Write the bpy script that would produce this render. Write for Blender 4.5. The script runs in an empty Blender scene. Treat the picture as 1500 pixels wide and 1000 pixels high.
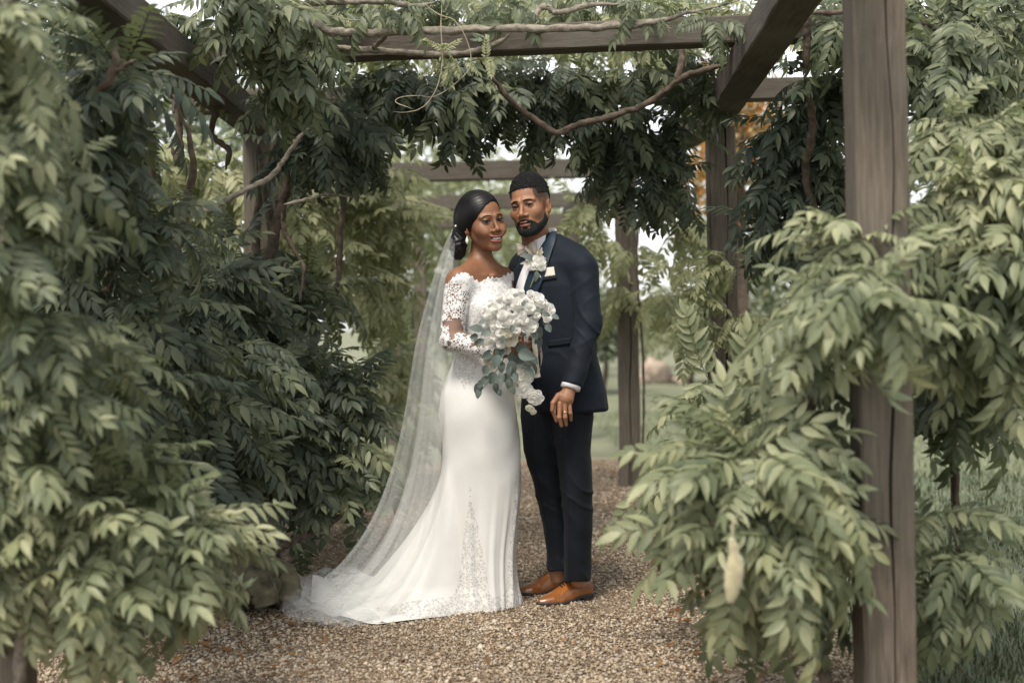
import bpy, bmesh, math, random
import numpy as np
from mathutils import Vector, Matrix

random.seed(7)
rng = np.random.default_rng(11)
SC = bpy.context.scene
COL = SC.collection
R = math.radians

# ------------------------------------------------------------------ camera
CAM_H, FPX = 1.2, 2083.0
cam_data = bpy.data.cameras.new('camera')
cam_data.lens = 50.0
cam_data.sensor_width = 36.0
cam_data.clip_end = 500.0
cam = bpy.data.objects.new('camera', cam_data)
COL.objects.link(cam)
CAM_M = (Matrix.Rotation(R(90 - 0.8), 4, 'X') @ Matrix.Rotation(R(-1.2), 4, 'Z'))
cam.matrix_world = Matrix.Translation((0, 0, CAM_H)) @ CAM_M
SC.camera = cam
cam_data.dof.use_dof = True
cam_data.dof.focus_distance = 5.93
cam_data.dof.aperture_fstop = 1.9

# ------------------------------------------------------------------ sky, sun, exposure
SUN_EL, SUN_AZ = 58.0, 200.0          # azimuth measured from +Y clockwise: behind the camera, a little to its left
world = bpy.data.worlds.new('World')
SC.world = world
world.use_nodes = True
wn = world.node_tree.nodes
wn.clear()
w_out = wn.new('ShaderNodeOutputWorld')
w_bg = wn.new('ShaderNodeBackground')
w_sky = wn.new('ShaderNodeTexSky')
w_sky.sky_type = 'NISHITA'
w_sky.sun_disc = False
w_sky.sun_elevation = R(SUN_EL)
w_sky.sun_rotation = R(SUN_AZ)
w_sky.dust_density = 1.0
w_sky.air_density = 1.0
w_hsv = wn.new('ShaderNodeHueSaturation')
w_hsv.inputs['Saturation'].default_value = 0.10       # a thin white overcast
world.node_tree.links.new(w_sky.outputs[0], w_hsv.inputs['Color'])
world.node_tree.links.new(w_hsv.outputs[0], w_bg.inputs[0])
world.node_tree.links.new(w_bg.outputs[0], w_out.inputs[0])
w_bg.inputs[1].default_value = 0.10

sun_data = bpy.data.lights.new('sun', 'SUN')
sun_data.energy = 1.5
sun_data.angle = R(16)
sun_data.color = (1.0, 0.925, 0.82)
sun = bpy.data.objects.new('sun', sun_data)
COL.objects.link(sun)
_sd = Vector((math.sin(R(SUN_AZ)) * math.cos(R(SUN_EL)), math.cos(R(SUN_AZ)) * math.cos(R(SUN_EL)), math.sin(R(SUN_EL))))
sun.rotation_euler = _sd.to_track_quat('Z', 'Y').to_euler()
sun.location = _sd * 40

SC.view_settings.view_transform = 'Standard'
SC.view_settings.look = 'None'
SC.view_settings.gamma = 1.0
SC.view_settings.use_curve_mapping = False
SC.view_settings.exposure = 1.55
SC.render.engine = 'CYCLES'
SC.cycles.use_denoising = True
SC.cycles.max_bounces = 8
SC.cycles.transparent_max_bounces = 24

# ------------------------------------------------------------------ helpers
_C3 = np.array(CAM_M.to_3x3())
CAMPOS = np.array([0, 0, CAM_H])

def ray(px, py):
    d = _C3 @ np.array([(px - 750) / FPX, (500 - py) / FPX, -1.0])
    return d / d[1]                                    # per metre of depth

def at(px, py, d):
    """world point seen at pixel (px,py) of the photograph, d metres in front of the camera"""
    return CAMPOS + ray(px, py) * d

def ground_at(px, py, z=0.0):
    r = ray(px, py)
    return CAMPOS + r * ((z - CAM_H) / r[2])

def proj(P):
    P = np.atleast_2d(P) - CAMPOS
    c = P @ _C3
    return np.stack([750 + FPX * c[:, 0] / -c[:, 2], 500 - FPX * c[:, 1] / -c[:, 2]], 1), -c[:, 2]

def link(o, parent=None):
    COL.objects.link(o)
    if parent is not None:
        o.parent = parent
    return o

def tag(o, label=None, cat=None, group=None, kind=None):
    if label: o['label'] = label
    if cat: o['category'] = cat
    if group: o['group'] = group
    if kind: o['kind'] = kind
    return o

def empty(name, loc=(0, 0, 0)):
    o = bpy.data.objects.new(name, None)
    o.empty_display_size = 0.1
    COL.objects.link(o)
    o.location = Vector(loc)
    return o

def keep(o, parent):
    """parent a mesh whose vertices are in world space"""
    o.parent = parent
    o.location = -Vector(parent.location)
    return o

def mesh_np(name, V, F, mat=None, smooth=True, attrs=None):
    """V (n,3); F = list of faces, or (m,3)/(m,4) array"""
    me = bpy.data.meshes.new(name)
    V = np.asarray(V, dtype=np.float32)
    if isinstance(F, np.ndarray):
        k = F.shape[1]
        me.vertices.add(len(V)); me.vertices.foreach_set('co', V.ravel())
        me.loops.add(F.size); me.loops.foreach_set('vertex_index', F.astype(np.int32).ravel())
        me.polygons.add(len(F))
        me.polygons.foreach_set('loop_start', np.arange(0, F.size, k, dtype=np.int32))
        me.update(calc_edges=True)
    else:
        me.from_pydata([tuple(v) for v in V.tolist()], [], F)
        me.update()
    if smooth:
        me.polygons.foreach_set('use_smooth', np.ones(len(me.polygons), dtype=bool))
    if mat is not None:
        me.materials.append(mat)
    for an, av in (attrs or {}).items():
        av = np.asarray(av, dtype=np.float32)
        if av.ndim == 1:
            a = me.attributes.new(an, 'FLOAT', 'POINT'); a.data.foreach_set('value', av)
        else:
            a = me.attributes.new(an, 'FLOAT_COLOR', 'POINT')
            if av.shape[1] == 3:
                av = np.concatenate([av, np.ones((len(av), 1), np.float32)], 1)
            a.data.foreach_set('color', av.ravel())
    me.validate()
    return me

def obj(name, V, F, mat, parent=None, smooth=True, attrs=None):
    o = bpy.data.objects.new(name, mesh_np(name, V, F, mat, smooth, attrs))
    COL.objects.link(o)
    if parent is not None:
        keep(o, parent)
    return o

def merge(parts):
    """list of (V, F(array or list)) -> one (V, F list)"""
    VV, FF, n = [], [], 0
    for V, F in parts:
        VV.append(np.asarray(V, float))
        FF += [[i + n for i in f] for f in (F.tolist() if isinstance(F, np.ndarray) else F)]
        n += len(V)
    return np.concatenate(VV), FF

def spline(pts, n):
    """Catmull-Rom through pts (k,m) sampled at n points"""
    pts = np.asarray(pts, float)
    k = len(pts)
    if k == 2:
        t = np.linspace(0, 1, n)[:, None]
        return pts[0] * (1 - t) + pts[1] * t
    p = np.vstack([2 * pts[0] - pts[1], pts, 2 * pts[-1] - pts[-2]])
    u = np.linspace(0, k - 1, n)
    i = np.minimum(u.astype(int), k - 2)
    t = (u - i)[:, None]
    a, b, c, d = p[i], p[i + 1], p[i + 2], p[i + 3]
    return 0.5 * (2 * b + (c - a) * t + (2 * a - 5 * b + 4 * c - d) * t * t + (3 * b - a - 3 * c + d) * t ** 3)

def tube(path, rad, seg=8, wob=0.0, cap=True, flat=1.0):
    """tube along path (n,3); rad scalar or (n,)"""
    path = np.asarray(path, float); n = len(path)
    rad = np.broadcast_to(np.asarray(rad, float), (n,))
    T = np.gradient(path, axis=0)
    T /= np.linalg.norm(T, axis=1)[:, None] + 1e-9
    up = np.array([0.13, 0.21, 0.97])
    if abs(T[0] @ up) > 0.9: up = np.array([0.97, 0.13, 0.21])
    N = np.zeros_like(T); v = up
    for i in range(n):
        v = v - T[i] * (v @ T[i]); v = v / np.linalg.norm(v); N[i] = v
    B = np.cross(T, N)
    th = np.linspace(0, 2 * np.pi, seg, endpoint=False)
    rr = rad[:, None] * np.ones(seg)
    if wob: rr = rr * (1 + wob * rng.standard_normal((n, seg)))
    V = path[:, None] + rr[..., None] * (np.cos(th)[None, :, None] * N[:, None] + flat * np.sin(th)[None, :, None] * B[:, None])
    V = V.reshape(-1, 3)
    F = []
    for i in range(n - 1):
        for j in range(seg):
            a, b = i * seg + j, i * seg + (j + 1) % seg
            F.append([a, b, b + seg, a + seg])
    if cap:
        F.append(list(range(seg))[::-1]); F.append([(n - 1) * seg + j for j in range(seg)])
    return V, F

def grid_faces(nr, nc, wrap=False):
    i, j = np.meshgrid(np.arange(nr - 1), np.arange(nc if wrap else nc - 1), indexing='ij')
    j2 = (j + 1) % nc
    return np.stack([i * nc + j, i * nc + j2, (i + 1) * nc + j2, (i + 1) * nc + j], -1).reshape(-1, 4)

def sstep(a, b, x):
    t = np.clip((x - a) / (b - a), 0, 1)
    return t * t * (3 - 2 * t)

def icos(sub=1):
    bm = bmesh.new(); bmesh.ops.create_icosphere(bm, subdivisions=sub, radius=1.0)
    bm.verts.index_update()
    V = np.array([v.co[:] for v in bm.verts]); F = np.array([[v.index for v in f.verts] for f in bm.faces])
    bm.free(); return V, F

# ---- signed distance modelling -------------------------------------------------
def smin(a, b, k):
    h = np.clip(0.5 + 0.5 * (b - a) / k, 0, 1)
    return b * (1 - h) + a * h - k * h * (1 - h)

def smax(a, b, k):
    return -smin(-a, -b, k)

def cone(P, a, b, r1, r2=None):
    a = np.asarray(a, float); b = np.asarray(b, float)
    r2 = r1 if r2 is None else r2
    ba = b - a; pa = P - a
    t = np.clip(pa @ ba / (ba @ ba + 1e-12), 0, 1)
    return np.linalg.norm(pa - t[:, None] * ba, axis=1) - (r1 + (r2 - r1) * t)

def ell(P, c, r, rot=None):
    q = P - np.asarray(c, float)
    if rot is not None: q = q @ rot
    r = np.asarray(r, float)
    k0 = np.linalg.norm(q / r, axis=1); k1 = np.linalg.norm(q / (r * r), axis=1)
    return np.where(k1 > 1e-9, k0 * (k0 - 1) / np.maximum(k1, 1e-9), -r.min())

def ball(P, c, r):
    return np.linalg.norm(P - np.asarray(c, float), axis=1) - r

def chain(P, pts, rs, k=0.01):
    d = None
    for i in range(len(pts) - 1):
        e = cone(P, pts[i], pts[i + 1], rs[i], rs[i + 1])
        d = e if d is None else np.minimum(d, e)
    return d

def loft(P, zs, cx, cy, a, b, yaw, k=0.01):
    """stack of ellipses (half axes a lateral, b front-back, turned by yaw) between zs[0] < z < zs[-1]"""
    z = P[:, 2]
    X = P[:, 0] - np.interp(z, zs, cx); Y = P[:, 1] - np.interp(z, zs, cy)
    c, s = math.cos(yaw), math.sin(yaw)
    x = X * c + Y * s; y = -X * s + Y * c
    A = np.interp(z, zs, a); B = np.interp(z, zs, b)
    k0 = np.sqrt((x / A) ** 2 + (y / B) ** 2); k1 = np.sqrt((x / A ** 2) ** 2 + (y / B ** 2) ** 2)
    d = np.where(k1 > 1e-9, k0 * (k0 - 1) / np.maximum(k1, 1e-9), -np.minimum(A, B))
    return smax(d, np.maximum(zs[0] - z, z - zs[-1]), k)

def rotm(yaw=0, pitch=0, roll=0):
    """columns = local axes in world; yaw about z, roll leans in the picture plane, pitch nods"""
    return np.array(Matrix.Rotation(roll, 3, 'Y') @ Matrix.Rotation(yaw, 3, 'Z') @ Matrix.Rotation(pitch, 3, 'X'))

def surf(f, lo, hi, h, B=8):
    """surface nets on the blocks that the surface crosses -> V, quads"""
    lo = np.asarray(lo, float); hi = np.asarray(hi, float)
    n = np.ceil((hi - lo) / (h * B)).astype(int)
    bi = np.stack(np.meshgrid(*[np.arange(m) for m in n], indexing='ij'), -1).reshape(-1, 3)
    ctr = lo + (bi * B + B / 2) * h
    d = np.concatenate([f(c) for c in np.array_split(ctr, max(1, len(ctr) // 200000))])
    bi = bi[np.abs(d) < B * h * 0.866 * 1.7]
    g = np.arange(B + 1)
    loc = np.stack(np.meshgrid(g, g, g, indexing='ij'), -1).reshape(-1, 3)
    N = (n * B + 2).astype(np.int64)
    key = lambda c: (c[..., 0] * N[1] + c[..., 1]) * N[2] + c[..., 2]
    ck, cv, edges = [], [], []
    corners = np.array([[x, y, z] for x in (0, 1) for y in (0, 1) for z in (0, 1)])
    for chunk in np.array_split(bi, max(1, len(bi) // 400)):
        G = chunk[:, None] * B + loc[None]
        D = f((lo + G.reshape(-1, 3) * h)).reshape(-1, B + 1, B + 1, B + 1)
        S = D < 0
        acc = np.zeros((len(chunk), B, B, B, 3)); cnt = np.zeros((len(chunk), B, B, B))
        for ax in range(3):
            for o1 in (0, 1):
                for o2 in (0, 1):
                    sl0 = [slice(None)] + [None] * 3; sl1 = [slice(None)] + [None] * 3
                    oth = [q for q in range(3) if q != ax]
                    sl0[1 + ax] = slice(0, B); sl1[1 + ax] = slice(1, B + 1)
                    for q, o in zip(oth, (o1, o2)):
                        sl0[1 + q] = sl1[1 + q] = slice(o, o + B)
                    d0, d1 = D[tuple(sl0)], D[tuple(sl1)]
                    m = (d0 < 0) != (d1 < 0)
                    t = np.where(m, d0 / np.where(m, d0 - d1, 1), 0)
                    acc[..., ax] += np.where(m, t, 0)
                    acc[..., oth[0]] += np.where(m, o1, 0); acc[..., oth[1]] += np.where(m, o2, 0)
                    cnt += m
            sl0 = [slice(None)] + [slice(0, B)] * 3; sl1 = list(sl0); sl1[1 + ax] = slice(1, B + 1)
            s0, s1 = S[tuple(sl0)], S[tuple(sl1)]
            m = s0 != s1
            w = np.argwhere(m)
            if len(w):
                gp = chunk[w[:, 0]] * B + w[:, 1:]
                edges.append((ax, gp, s0[m]))
        w = np.argwhere(cnt > 0)
        if len(w):
            cell = chunk[w[:, 0]] * B + w[:, 1:]
            i = tuple(w.T)
            ck.append(key(cell)); cv.append(lo + (cell + acc[i] / cnt[i][:, None]) * h)
    ck = np.concatenate(ck); cv = np.concatenate(cv)
    o = np.argsort(ck); ck = ck[o]; cv = cv[o]
    F = []
    for ax, gp, inside in edges:
        b, c = (ax + 1) % 3, (ax + 2) % 3
        eb = np.eye(3, dtype=int)[b]; ec = np.eye(3, dtype=int)[c]
        q = np.stack([key(gp - eb - ec), key(gp - ec), key(gp), key(gp - eb)], 1)
        j = np.clip(np.searchsorted(ck, q), 0, len(ck) - 1)
        ok = (ck[j] == q).all(1)
        j = np.where(inside[:, None], j, j[:, ::-1])[ok]
        F.append(j)
    return cv, np.concatenate(F)

def cast(f, px, py, d0, d1, n=60):
    """first hit of the camera ray through each pixel with f between depths d0 and d1; arrays of pixels"""
    px = np.atleast_1d(np.asarray(px, float)); py = np.atleast_1d(np.asarray(py, float))
    dirs = np.stack([(px - 750) / FPX, (500 - py) / FPX, -np.ones_like(px)], 1) @ _C3.T
    dirs /= dirs[:, 1:2]
    t = np.full(len(px), d0)
    for _ in range(n):
        t = np.minimum(t + np.clip(f(CAMPOS + dirs * t[:, None]) * 0.8, -0.02, 0.1), d1)
    return CAMPOS + dirs * t[:, None], t

def grad(f, P, e=0.0015):
    g = np.stack([f(P + e * np.eye(3)[i]) - f(P - e * np.eye(3)[i]) for i in range(3)], 1)
    return g / (np.linalg.norm(g, axis=1)[:, None] + 1e-9)

def solidify(V, nr, nc, N, t):
    """closed slab from an (nr x nc) sheet V, thickness t against normal N"""
    W = V - N * t
    A = grid_faces(nr, nc)
    off = nr * nc
    rim = [i for i in range(nc)] + [r * nc + nc - 1 for r in range(1, nr)] + [(nr - 1) * nc + i for i in range(nc - 2, -1, -1)] + [r * nc for r in range(nr - 2, 0, -1)]
    F = A.tolist() + (A[:, ::-1] + off).tolist()
    for a, b in zip(rim, rim[1:] + rim[:1]):
        F.append([b, a, a + off, b + off])
    return np.concatenate([V, W]), F

def drape(name, f, left, right, d0, d1, off, thick, mat, parent, nr=30, nc=8, bulge=0.0, attrs=None, wave=None):
    """a strip of cloth laid on the surface f: its two edges given in photo pixels"""
    L = spline(left, nr); Rr = spline(right, nr)
    u = np.linspace(0, 1, nc)
    px = L[:, None, 0] * (1 - u) + Rr[:, None, 0] * u
    py = L[:, None, 1] * (1 - u) + Rr[:, None, 1] * u
    P, t = cast(f, px.ravel(), py.ravel(), d0, d1)
    N = grad(f, P, 0.006)
    o = off + bulge * (1 - (2 * np.tile(u, nr) - 1) ** 2)
    if wave is not None: o = o + wave(np.repeat(np.linspace(0, 1, nr), nc), np.tile(u, nr))
    V, F = solidify(P + N * np.asarray(o)[:, None] if np.ndim(o) else P + N * o, nr, nc, N, thick)
    return obj(name, V, F, mat, parent, attrs=attrs)

# ------------------------------------------------------------------ materials
def new_mat(name):
    m = bpy.data.materials.new(name); m.use_nodes = True
    nt = m.node_tree; b = nt.nodes['Principled BSDF']
    return m, nt, b

def N_(nt, t, **kw):
    n = nt.nodes.new(t)
    for k, v in kw.items():
        if k in n.inputs: n.inputs[k].default_value = v
        else: setattr(n, k, v)
    return n

def ramp(nt, fac, stops):
    r = nt.nodes.new('ShaderNodeValToRGB')
    e = r.color_ramp.elements
    while len(e) < len(stops): e.new(0.5)
    for x, (p, c) in zip(e, stops):
        x.position = p; x.color = (*c, 1)
    nt.links.new(fac, r.inputs[0])
    return r.outputs[0]

def bump(nt, b, h, strength=0.3, dist=0.01):
    n = N_(nt, 'ShaderNodeBump'); n.inputs['Strength'].default_value = strength; n.inputs['Distance'].default_value = dist
    nt.links.new(h, n.inputs['Height']); nt.links.new(n.outputs[0], b.inputs['Normal'])
    return n

def mapping(nt, scale=(1, 1, 1), coord='Object', rot=(0, 0, 0)):
    c = nt.nodes.new('ShaderNodeTexCoord'); m = nt.nodes.new('ShaderNodeMapping')
    m.inputs['Scale'].default_value = scale; m.inputs['Rotation'].default_value = rot
    nt.links.new(c.outputs[coord], m.inputs[0])
    return m.outputs[0]

def math_(nt, op, a, b=None, c=None):
    n = nt.nodes.new('ShaderNodeMath'); n.operation = op
    for i, v in enumerate((a, b, c)):
        if v is None: continue
        if isinstance(v, (int, float)): n.inputs[i].default_value = v
        else: nt.links.new(v, n.inputs[i])
    return n.outputs[0]

def mixc(nt, fac, a, b, mode='MIX'):
    n = nt.nodes.new('ShaderNodeMix'); n.data_type = 'RGBA'; n.blend_type = mode
    for s, v in ((n.inputs[0], fac), (n.inputs[6], a), (n.inputs[7], b)):
        if isinstance(v, (int, float)): s.default_value = v
        elif isinstance(v, tuple): s.default_value = (*v, 1)
        else: nt.links.new(v, s)
    return n.outputs[2]

def plain(name, col, rough=0.5, spec=0.5, noise=0.0, nscale=20, bumps=0.0, bscale=200, sheen=0.0, metal=0.0):
    m, nt, b = new_mat(name)
    b.inputs['Base Color'].default_value = (*col, 1)
    b.inputs['Roughness'].default_value = rough
    b.inputs['Specular IOR Level'].default_value = spec
    b.inputs['Metallic'].default_value = metal
    if sheen: b.inputs['Sheen Weight'].default_value = sheen
    v = mapping(nt)
    if noise:
        n = N_(nt, 'ShaderNodeTexNoise', Scale=nscale, Detail=5.0); nt.links.new(v, n.inputs['Vector'])
        lo = tuple(c * (1 - noise) for c in col); hi = tuple(min(1, c * (1 + noise)) for c in col)
        nt.links.new(ramp(nt, n.outputs[0], [(0.3, lo), (0.7, hi)]), b.inputs['Base Color'])
    if bumps:
        n2 = N_(nt, 'ShaderNodeTexNoise', Scale=bscale, Detail=4.0); nt.links.new(v, n2.inputs['Vector'])
        bump(nt, b, n2.outputs[0], bumps, 0.004)
    return m

def leaf_mat(name, lo, mid, hi, trans=0.3, rough=0.45):
    m, nt, b = new_mat(name)
    g = nt.nodes.new('ShaderNodeNewGeometry')
    n = N_(nt, 'ShaderNodeTexNoise', Scale=2.6, Detail=3.0); nt.links.new(g.outputs['Position'], n.inputs['Vector'])
    f = math_(nt, 'MULTIPLY_ADD', g.outputs['Random Per Island'], 0.45, math_(nt, 'MULTIPLY_ADD', n.outputs[0], 1.2, -0.32))
    c = ramp(nt, f, [(0.08, lo), (0.5, mid), (0.95, hi)])
    n2 = N_(nt, 'ShaderNodeTexNoise', Scale=60.0, Detail=3.0); nt.links.new(g.outputs['Position'], n2.inputs['Vector'])
    c = mixc(nt, math_(nt, 'MULTIPLY', n2.outputs[0], 0.35), c, (lo[0] * 0.8, lo[1] * 0.8, lo[2] * 0.7))
    under = mixc(nt, 0.45, c, (0.30, 0.36, 0.24))          # leaf undersides are paler and matt
    c = mixc(nt, g.outputs['Backfacing'], c, under)
    nt.links.new(c, b.inputs['Base Color'])
    b.inputs['Roughness'].default_value = rough
    b.inputs['Specular IOR Level'].default_value = 0.28
    bump(nt, b, n2.outputs[0], 0.25, 0.004)
    tr = nt.nodes.new('ShaderNodeBsdfTranslucent')
    tc = mixc(nt, 0.5, c, (0.30, 0.36, 0.08)); nt.links.new(tc, tr.inputs[0])
    mx = nt.nodes.new('ShaderNodeMixShader'); mx.inputs[0].default_value = trans
    nt.links.new(b.outputs[0], mx.inputs[1]); nt.links.new(tr.outputs[0], mx.inputs[2])
    nt.links.new(mx.outputs[0], nt.nodes['Material Output'].inputs[0])
    return m

def wood_mat(name, lo, hi, axis_scale):
    m, nt, b = new_mat(name)
    v = mapping(nt, axis_scale)
    n = N_(nt, 'ShaderNodeTexNoise', Scale=6.0, Detail=8.0, Roughness=0.65, Distortion=0.6); nt.links.new(v, n.inputs['Vector'])
    c = ramp(nt, n.outputs[0], [(0.3, lo), (0.55, tuple((a + c2) / 2 for a, c2 in zip(lo, hi))), (0.75, hi)])
    v2 = mapping(nt, (1.3, 1.3, 1.3))
    n2 = N_(nt, 'ShaderNodeTexNoise', Scale=2.0, Detail=4.0); nt.links.new(v2, n2.inputs['Vector'])
    c = mixc(nt, ramp(nt, n2.outputs[0], [(0.4, (0, 0, 0)), (0.7, (0.45, 0.45, 0.45))]), c, (0.13, 0.12, 0.10))
    nt.links.new(c, b.inputs['Base Color'])
    b.inputs['Roughness'].default_value = 0.85
    b.inputs['Specular IOR Level'].default_value = 0.25
    bump(nt, b, n.outputs[0], 0.5, 0.006)
    return m

MAT = {}
MAT['leaf_pale'] = leaf_mat('leaf_pale', (0.060, 0.080, 0.046), (0.185, 0.205, 0.118), (0.44, 0.44, 0.27), 0.25)  # one leaf in several tones: age, plus sun and shade put into colour
MAT['leaf_mid'] = leaf_mat('leaf_mid', (0.034, 0.047, 0.030), (0.095, 0.115, 0.068), (0.27, 0.28, 0.165), 0.22)  # ramp ends spread to hold highlights and dark recesses in the colour
MAT['leaf_dark'] = leaf_mat('leaf_dark', (0.020, 0.030, 0.023), (0.050, 0.067, 0.047), (0.155, 0.172, 0.11), 0.18, 0.45)  # shaded leaf copy: dimness of curtain and canopy put into the colour
MAT['leaf_far'] = leaf_mat('leaf_far', (0.13, 0.15, 0.075), (0.28, 0.29, 0.16), (0.46, 0.45, 0.28), 0.35)  # lit leaf copy: open-sky brightness and haze put into the colour
MAT['leaf_orange'] = leaf_mat('leaf_orange', (0.25, 0.09, 0.02), (0.45, 0.18, 0.04), (0.6, 0.30, 0.08), 0.4)
MAT['bark'] = plain('bark', (0.085, 0.066, 0.05), 0.9, 0.2, 0.5, 30, 1.0, 60)
MAT['bark_pale'] = plain('bark_pale', (0.20, 0.175, 0.14), 0.9, 0.2, 0.4, 40, 1.0, 80)
MAT['tendril'] = plain('tendril', (0.27, 0.235, 0.165), 0.8, 0.2, 0.25, 30)
MAT['stalk'] = plain('stalk', (0.15, 0.17, 0.07), 0.7, 0.3, 0.3, 30)
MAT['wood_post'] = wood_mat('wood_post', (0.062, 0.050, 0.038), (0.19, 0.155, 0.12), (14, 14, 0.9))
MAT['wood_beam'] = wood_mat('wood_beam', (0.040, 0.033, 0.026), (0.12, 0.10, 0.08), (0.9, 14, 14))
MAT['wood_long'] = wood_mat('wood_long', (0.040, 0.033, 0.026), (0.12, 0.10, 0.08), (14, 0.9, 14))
# ================================================================== ground
def ground_sheet(name, x0, x1, y0, y1, z, mat, nx, ny, amp=0.0, edge=0.0):
    xs = np.linspace(0, 1, nx); ys = np.linspace(0, 1, ny)
    yy = y0 + (y1 - y0) * ys
    l = x0 + edge * (np.sin(yy * 2.1) + 0.6 * np.sin(yy * 5.3 + 1)); r = x1 + edge * (np.sin(yy * 1.7 + 2) + 0.6 * np.sin(yy * 6.1))
    X = l[:, None] * (1 - xs) + r[:, None] * xs
    Y = np.repeat(yy[:, None], nx, 1)
    Z = z + amp * (np.sin(X * 3.1 + 1) * np.sin(Y * 2.3) + 0.5 * np.sin(X * 7 + Y * 5))
    return tag(obj(name, np.stack([X, Y, Z], -1).reshape(-1, 3), grid_faces(ny, nx), mat), kind='structure')

m, nt, b = new_mat('lawn')
v = mapping(nt)
n1 = N_(nt, 'ShaderNodeTexNoise', Scale=0.7, Detail=6.0); nt.links.new(v, n1.inputs['Vector'])
n2 = N_(nt, 'ShaderNodeTexNoise', Scale=45.0, Detail=4.0); nt.links.new(v, n2.inputs['Vector'])
c = ramp(nt, n1.outputs[0], [(0.3, (0.15, 0.165, 0.10)), (0.55, (0.235, 0.245, 0.155)), (0.8, (0.31, 0.295, 0.20))])
c = mixc(nt, math_(nt, 'MULTIPLY', n2.outputs[0], 0.6), c, (0.09, 0.095, 0.06)); nt.links.new(c, b.inputs['Base Color'])
b.inputs['Roughness'].default_value = 0.95; bump(nt, b, n2.outputs[0], 0.8, 0.03)
MAT['lawn'] = m

m, nt, b = new_mat('gravel_bed')
v = mapping(nt)
vo = N_(nt, 'ShaderNodeTexVoronoi', Scale=95.0); nt.links.new(v, vo.inputs['Vector'])
c = ramp(nt, vo.outputs['Color'], [(0.0, (0.08, 0.055, 0.035)), (0.35, (0.17, 0.12, 0.075)), (0.7, (0.26, 0.19, 0.12)), (1.0, (0.36, 0.29, 0.20))])
n2 = N_(nt, 'ShaderNodeTexNoise', Scale=1.6, Detail=6.0); nt.links.new(v, n2.inputs['Vector'])
c = mixc(nt, math_(nt, 'MULTIPLY', n2.outputs[0], 0.5), c, (0.075, 0.05, 0.032)); nt.links.new(c, b.inputs['Base Color'])
b.inputs['Roughness'].default_value = 0.9
bump(nt, b, math_(nt, 'SUBTRACT', 1.0, vo.outputs['Distance']), 1.0, 0.008)
MAT['gravel_bed'] = m

m, nt, b = new_mat('pebble')
g = nt.nodes.new('ShaderNodeNewGeometry')
c = ramp(nt, g.outputs['Random Per Island'], [(0.0, (0.07, 0.05, 0.035)), (0.2, (0.21, 0.145, 0.088)), (0.45, (0.38, 0.29, 0.195)), (0.7, (0.48, 0.39, 0.275)), (0.87, (0.31, 0.28, 0.24)), (1.0, (0.64, 0.56, 0.44))])
nn = N_(nt, 'ShaderNodeTexNoise', Scale=1.3, Detail=5.0); nt.links.new(g.outputs['Position'], nn.inputs['Vector'])
c = mixc(nt, ramp(nt, nn.outputs[0], [(0.42, (0, 0, 0)), (0.68, (0.5, 0.5, 0.5))]), c, (0.15, 0.105, 0.07)); nt.links.new(c, b.inputs['Base Color'])
b.inputs['Roughness'].default_value = 0.7
MAT['pebble'] = m

ground_sheet('lawn', -160, 160, -20, 300, -0.006, MAT['lawn'], 60, 80)
ground_sheet('gravel_path', -2.6, 1.22, 0.5, 12.2, 0.004, MAT['gravel_bed'], 60, 160, 0.0015, 0.10)

# loose pebbles over the part of the path in view, and a thinner scatter farther off
def pebbles(n, x0, x1, y0, y1, smin_, smax_):
    base = np.array([[1, 0, 0], [-1, 0, 0], [0, 1, 0], [0, -1, 0], [0, 0, 1], [0, 0, -1.]])
    tri = np.array([[0, 2, 4], [2, 1, 4], [1, 3, 4], [3, 0, 4], [2, 0, 5], [1, 2, 5], [3, 1, 5], [0, 3, 5]])
    y = y0 + (y1 - y0) * rng.random(n) ** 1.35
    x = x0 + (x1 - x0) * rng.random(n)
    s = smin_ + (smax_ - smin_) * rng.random(n) ** 2.2
    B = base[None] * (1 + 0.35 * rng.standard_normal((n, 6, 3)) * 0.5) * s[:, None, None] * np.array([1, 1, 0.62])
    B += rng.standard_normal((n, 6, 3)) * s[:, None, None] * 0.22
    a = rng.random(n) * 6.28; c_, s_ = np.cos(a)[:, None], np.sin(a)[:, None]
    V = np.stack([B[..., 0] * c_ - B[..., 1] * s_, B[..., 0] * s_ + B[..., 1] * c_, B[..., 2]], -1)
    V += np.stack([x, y, 0.006 + s * 0.25], 1)[:, None]
    F = tri[None] + (np.arange(n) * 6)[:, None, None]
    return V.reshape(-1, 3), F.reshape(-1, 3)
Va, Fa = pebbles(95000, -1.75, 1.25, 4.35, 8.6, 0.0035, 0.0095)
Vb, Fb = pebbles(14000, -1.9, 1.2, 8.4, 12.0, 0.006, 0.013)
Vc_, Fc_ = pebbles(2600, -1.75, 1.25, 4.35, 9.0, 0.008, 0.017)
tag(obj('gravel', np.concatenate([Va, Vb, Vc_]), np.concatenate([Fa, Fb + len(Va), Fc_ + len(Va) + len(Vb)]), MAT['pebble'], smooth=True),
    'loose tan and brown pebbles covering the garden path', 'gravel', kind='stuff')

# ================================================================== pergola
pergola = tag(empty('wooden_pergola', (0, 7, 0)), 'weathered grey timber pergola of posts and beams over the gravel path', 'pergola')

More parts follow.
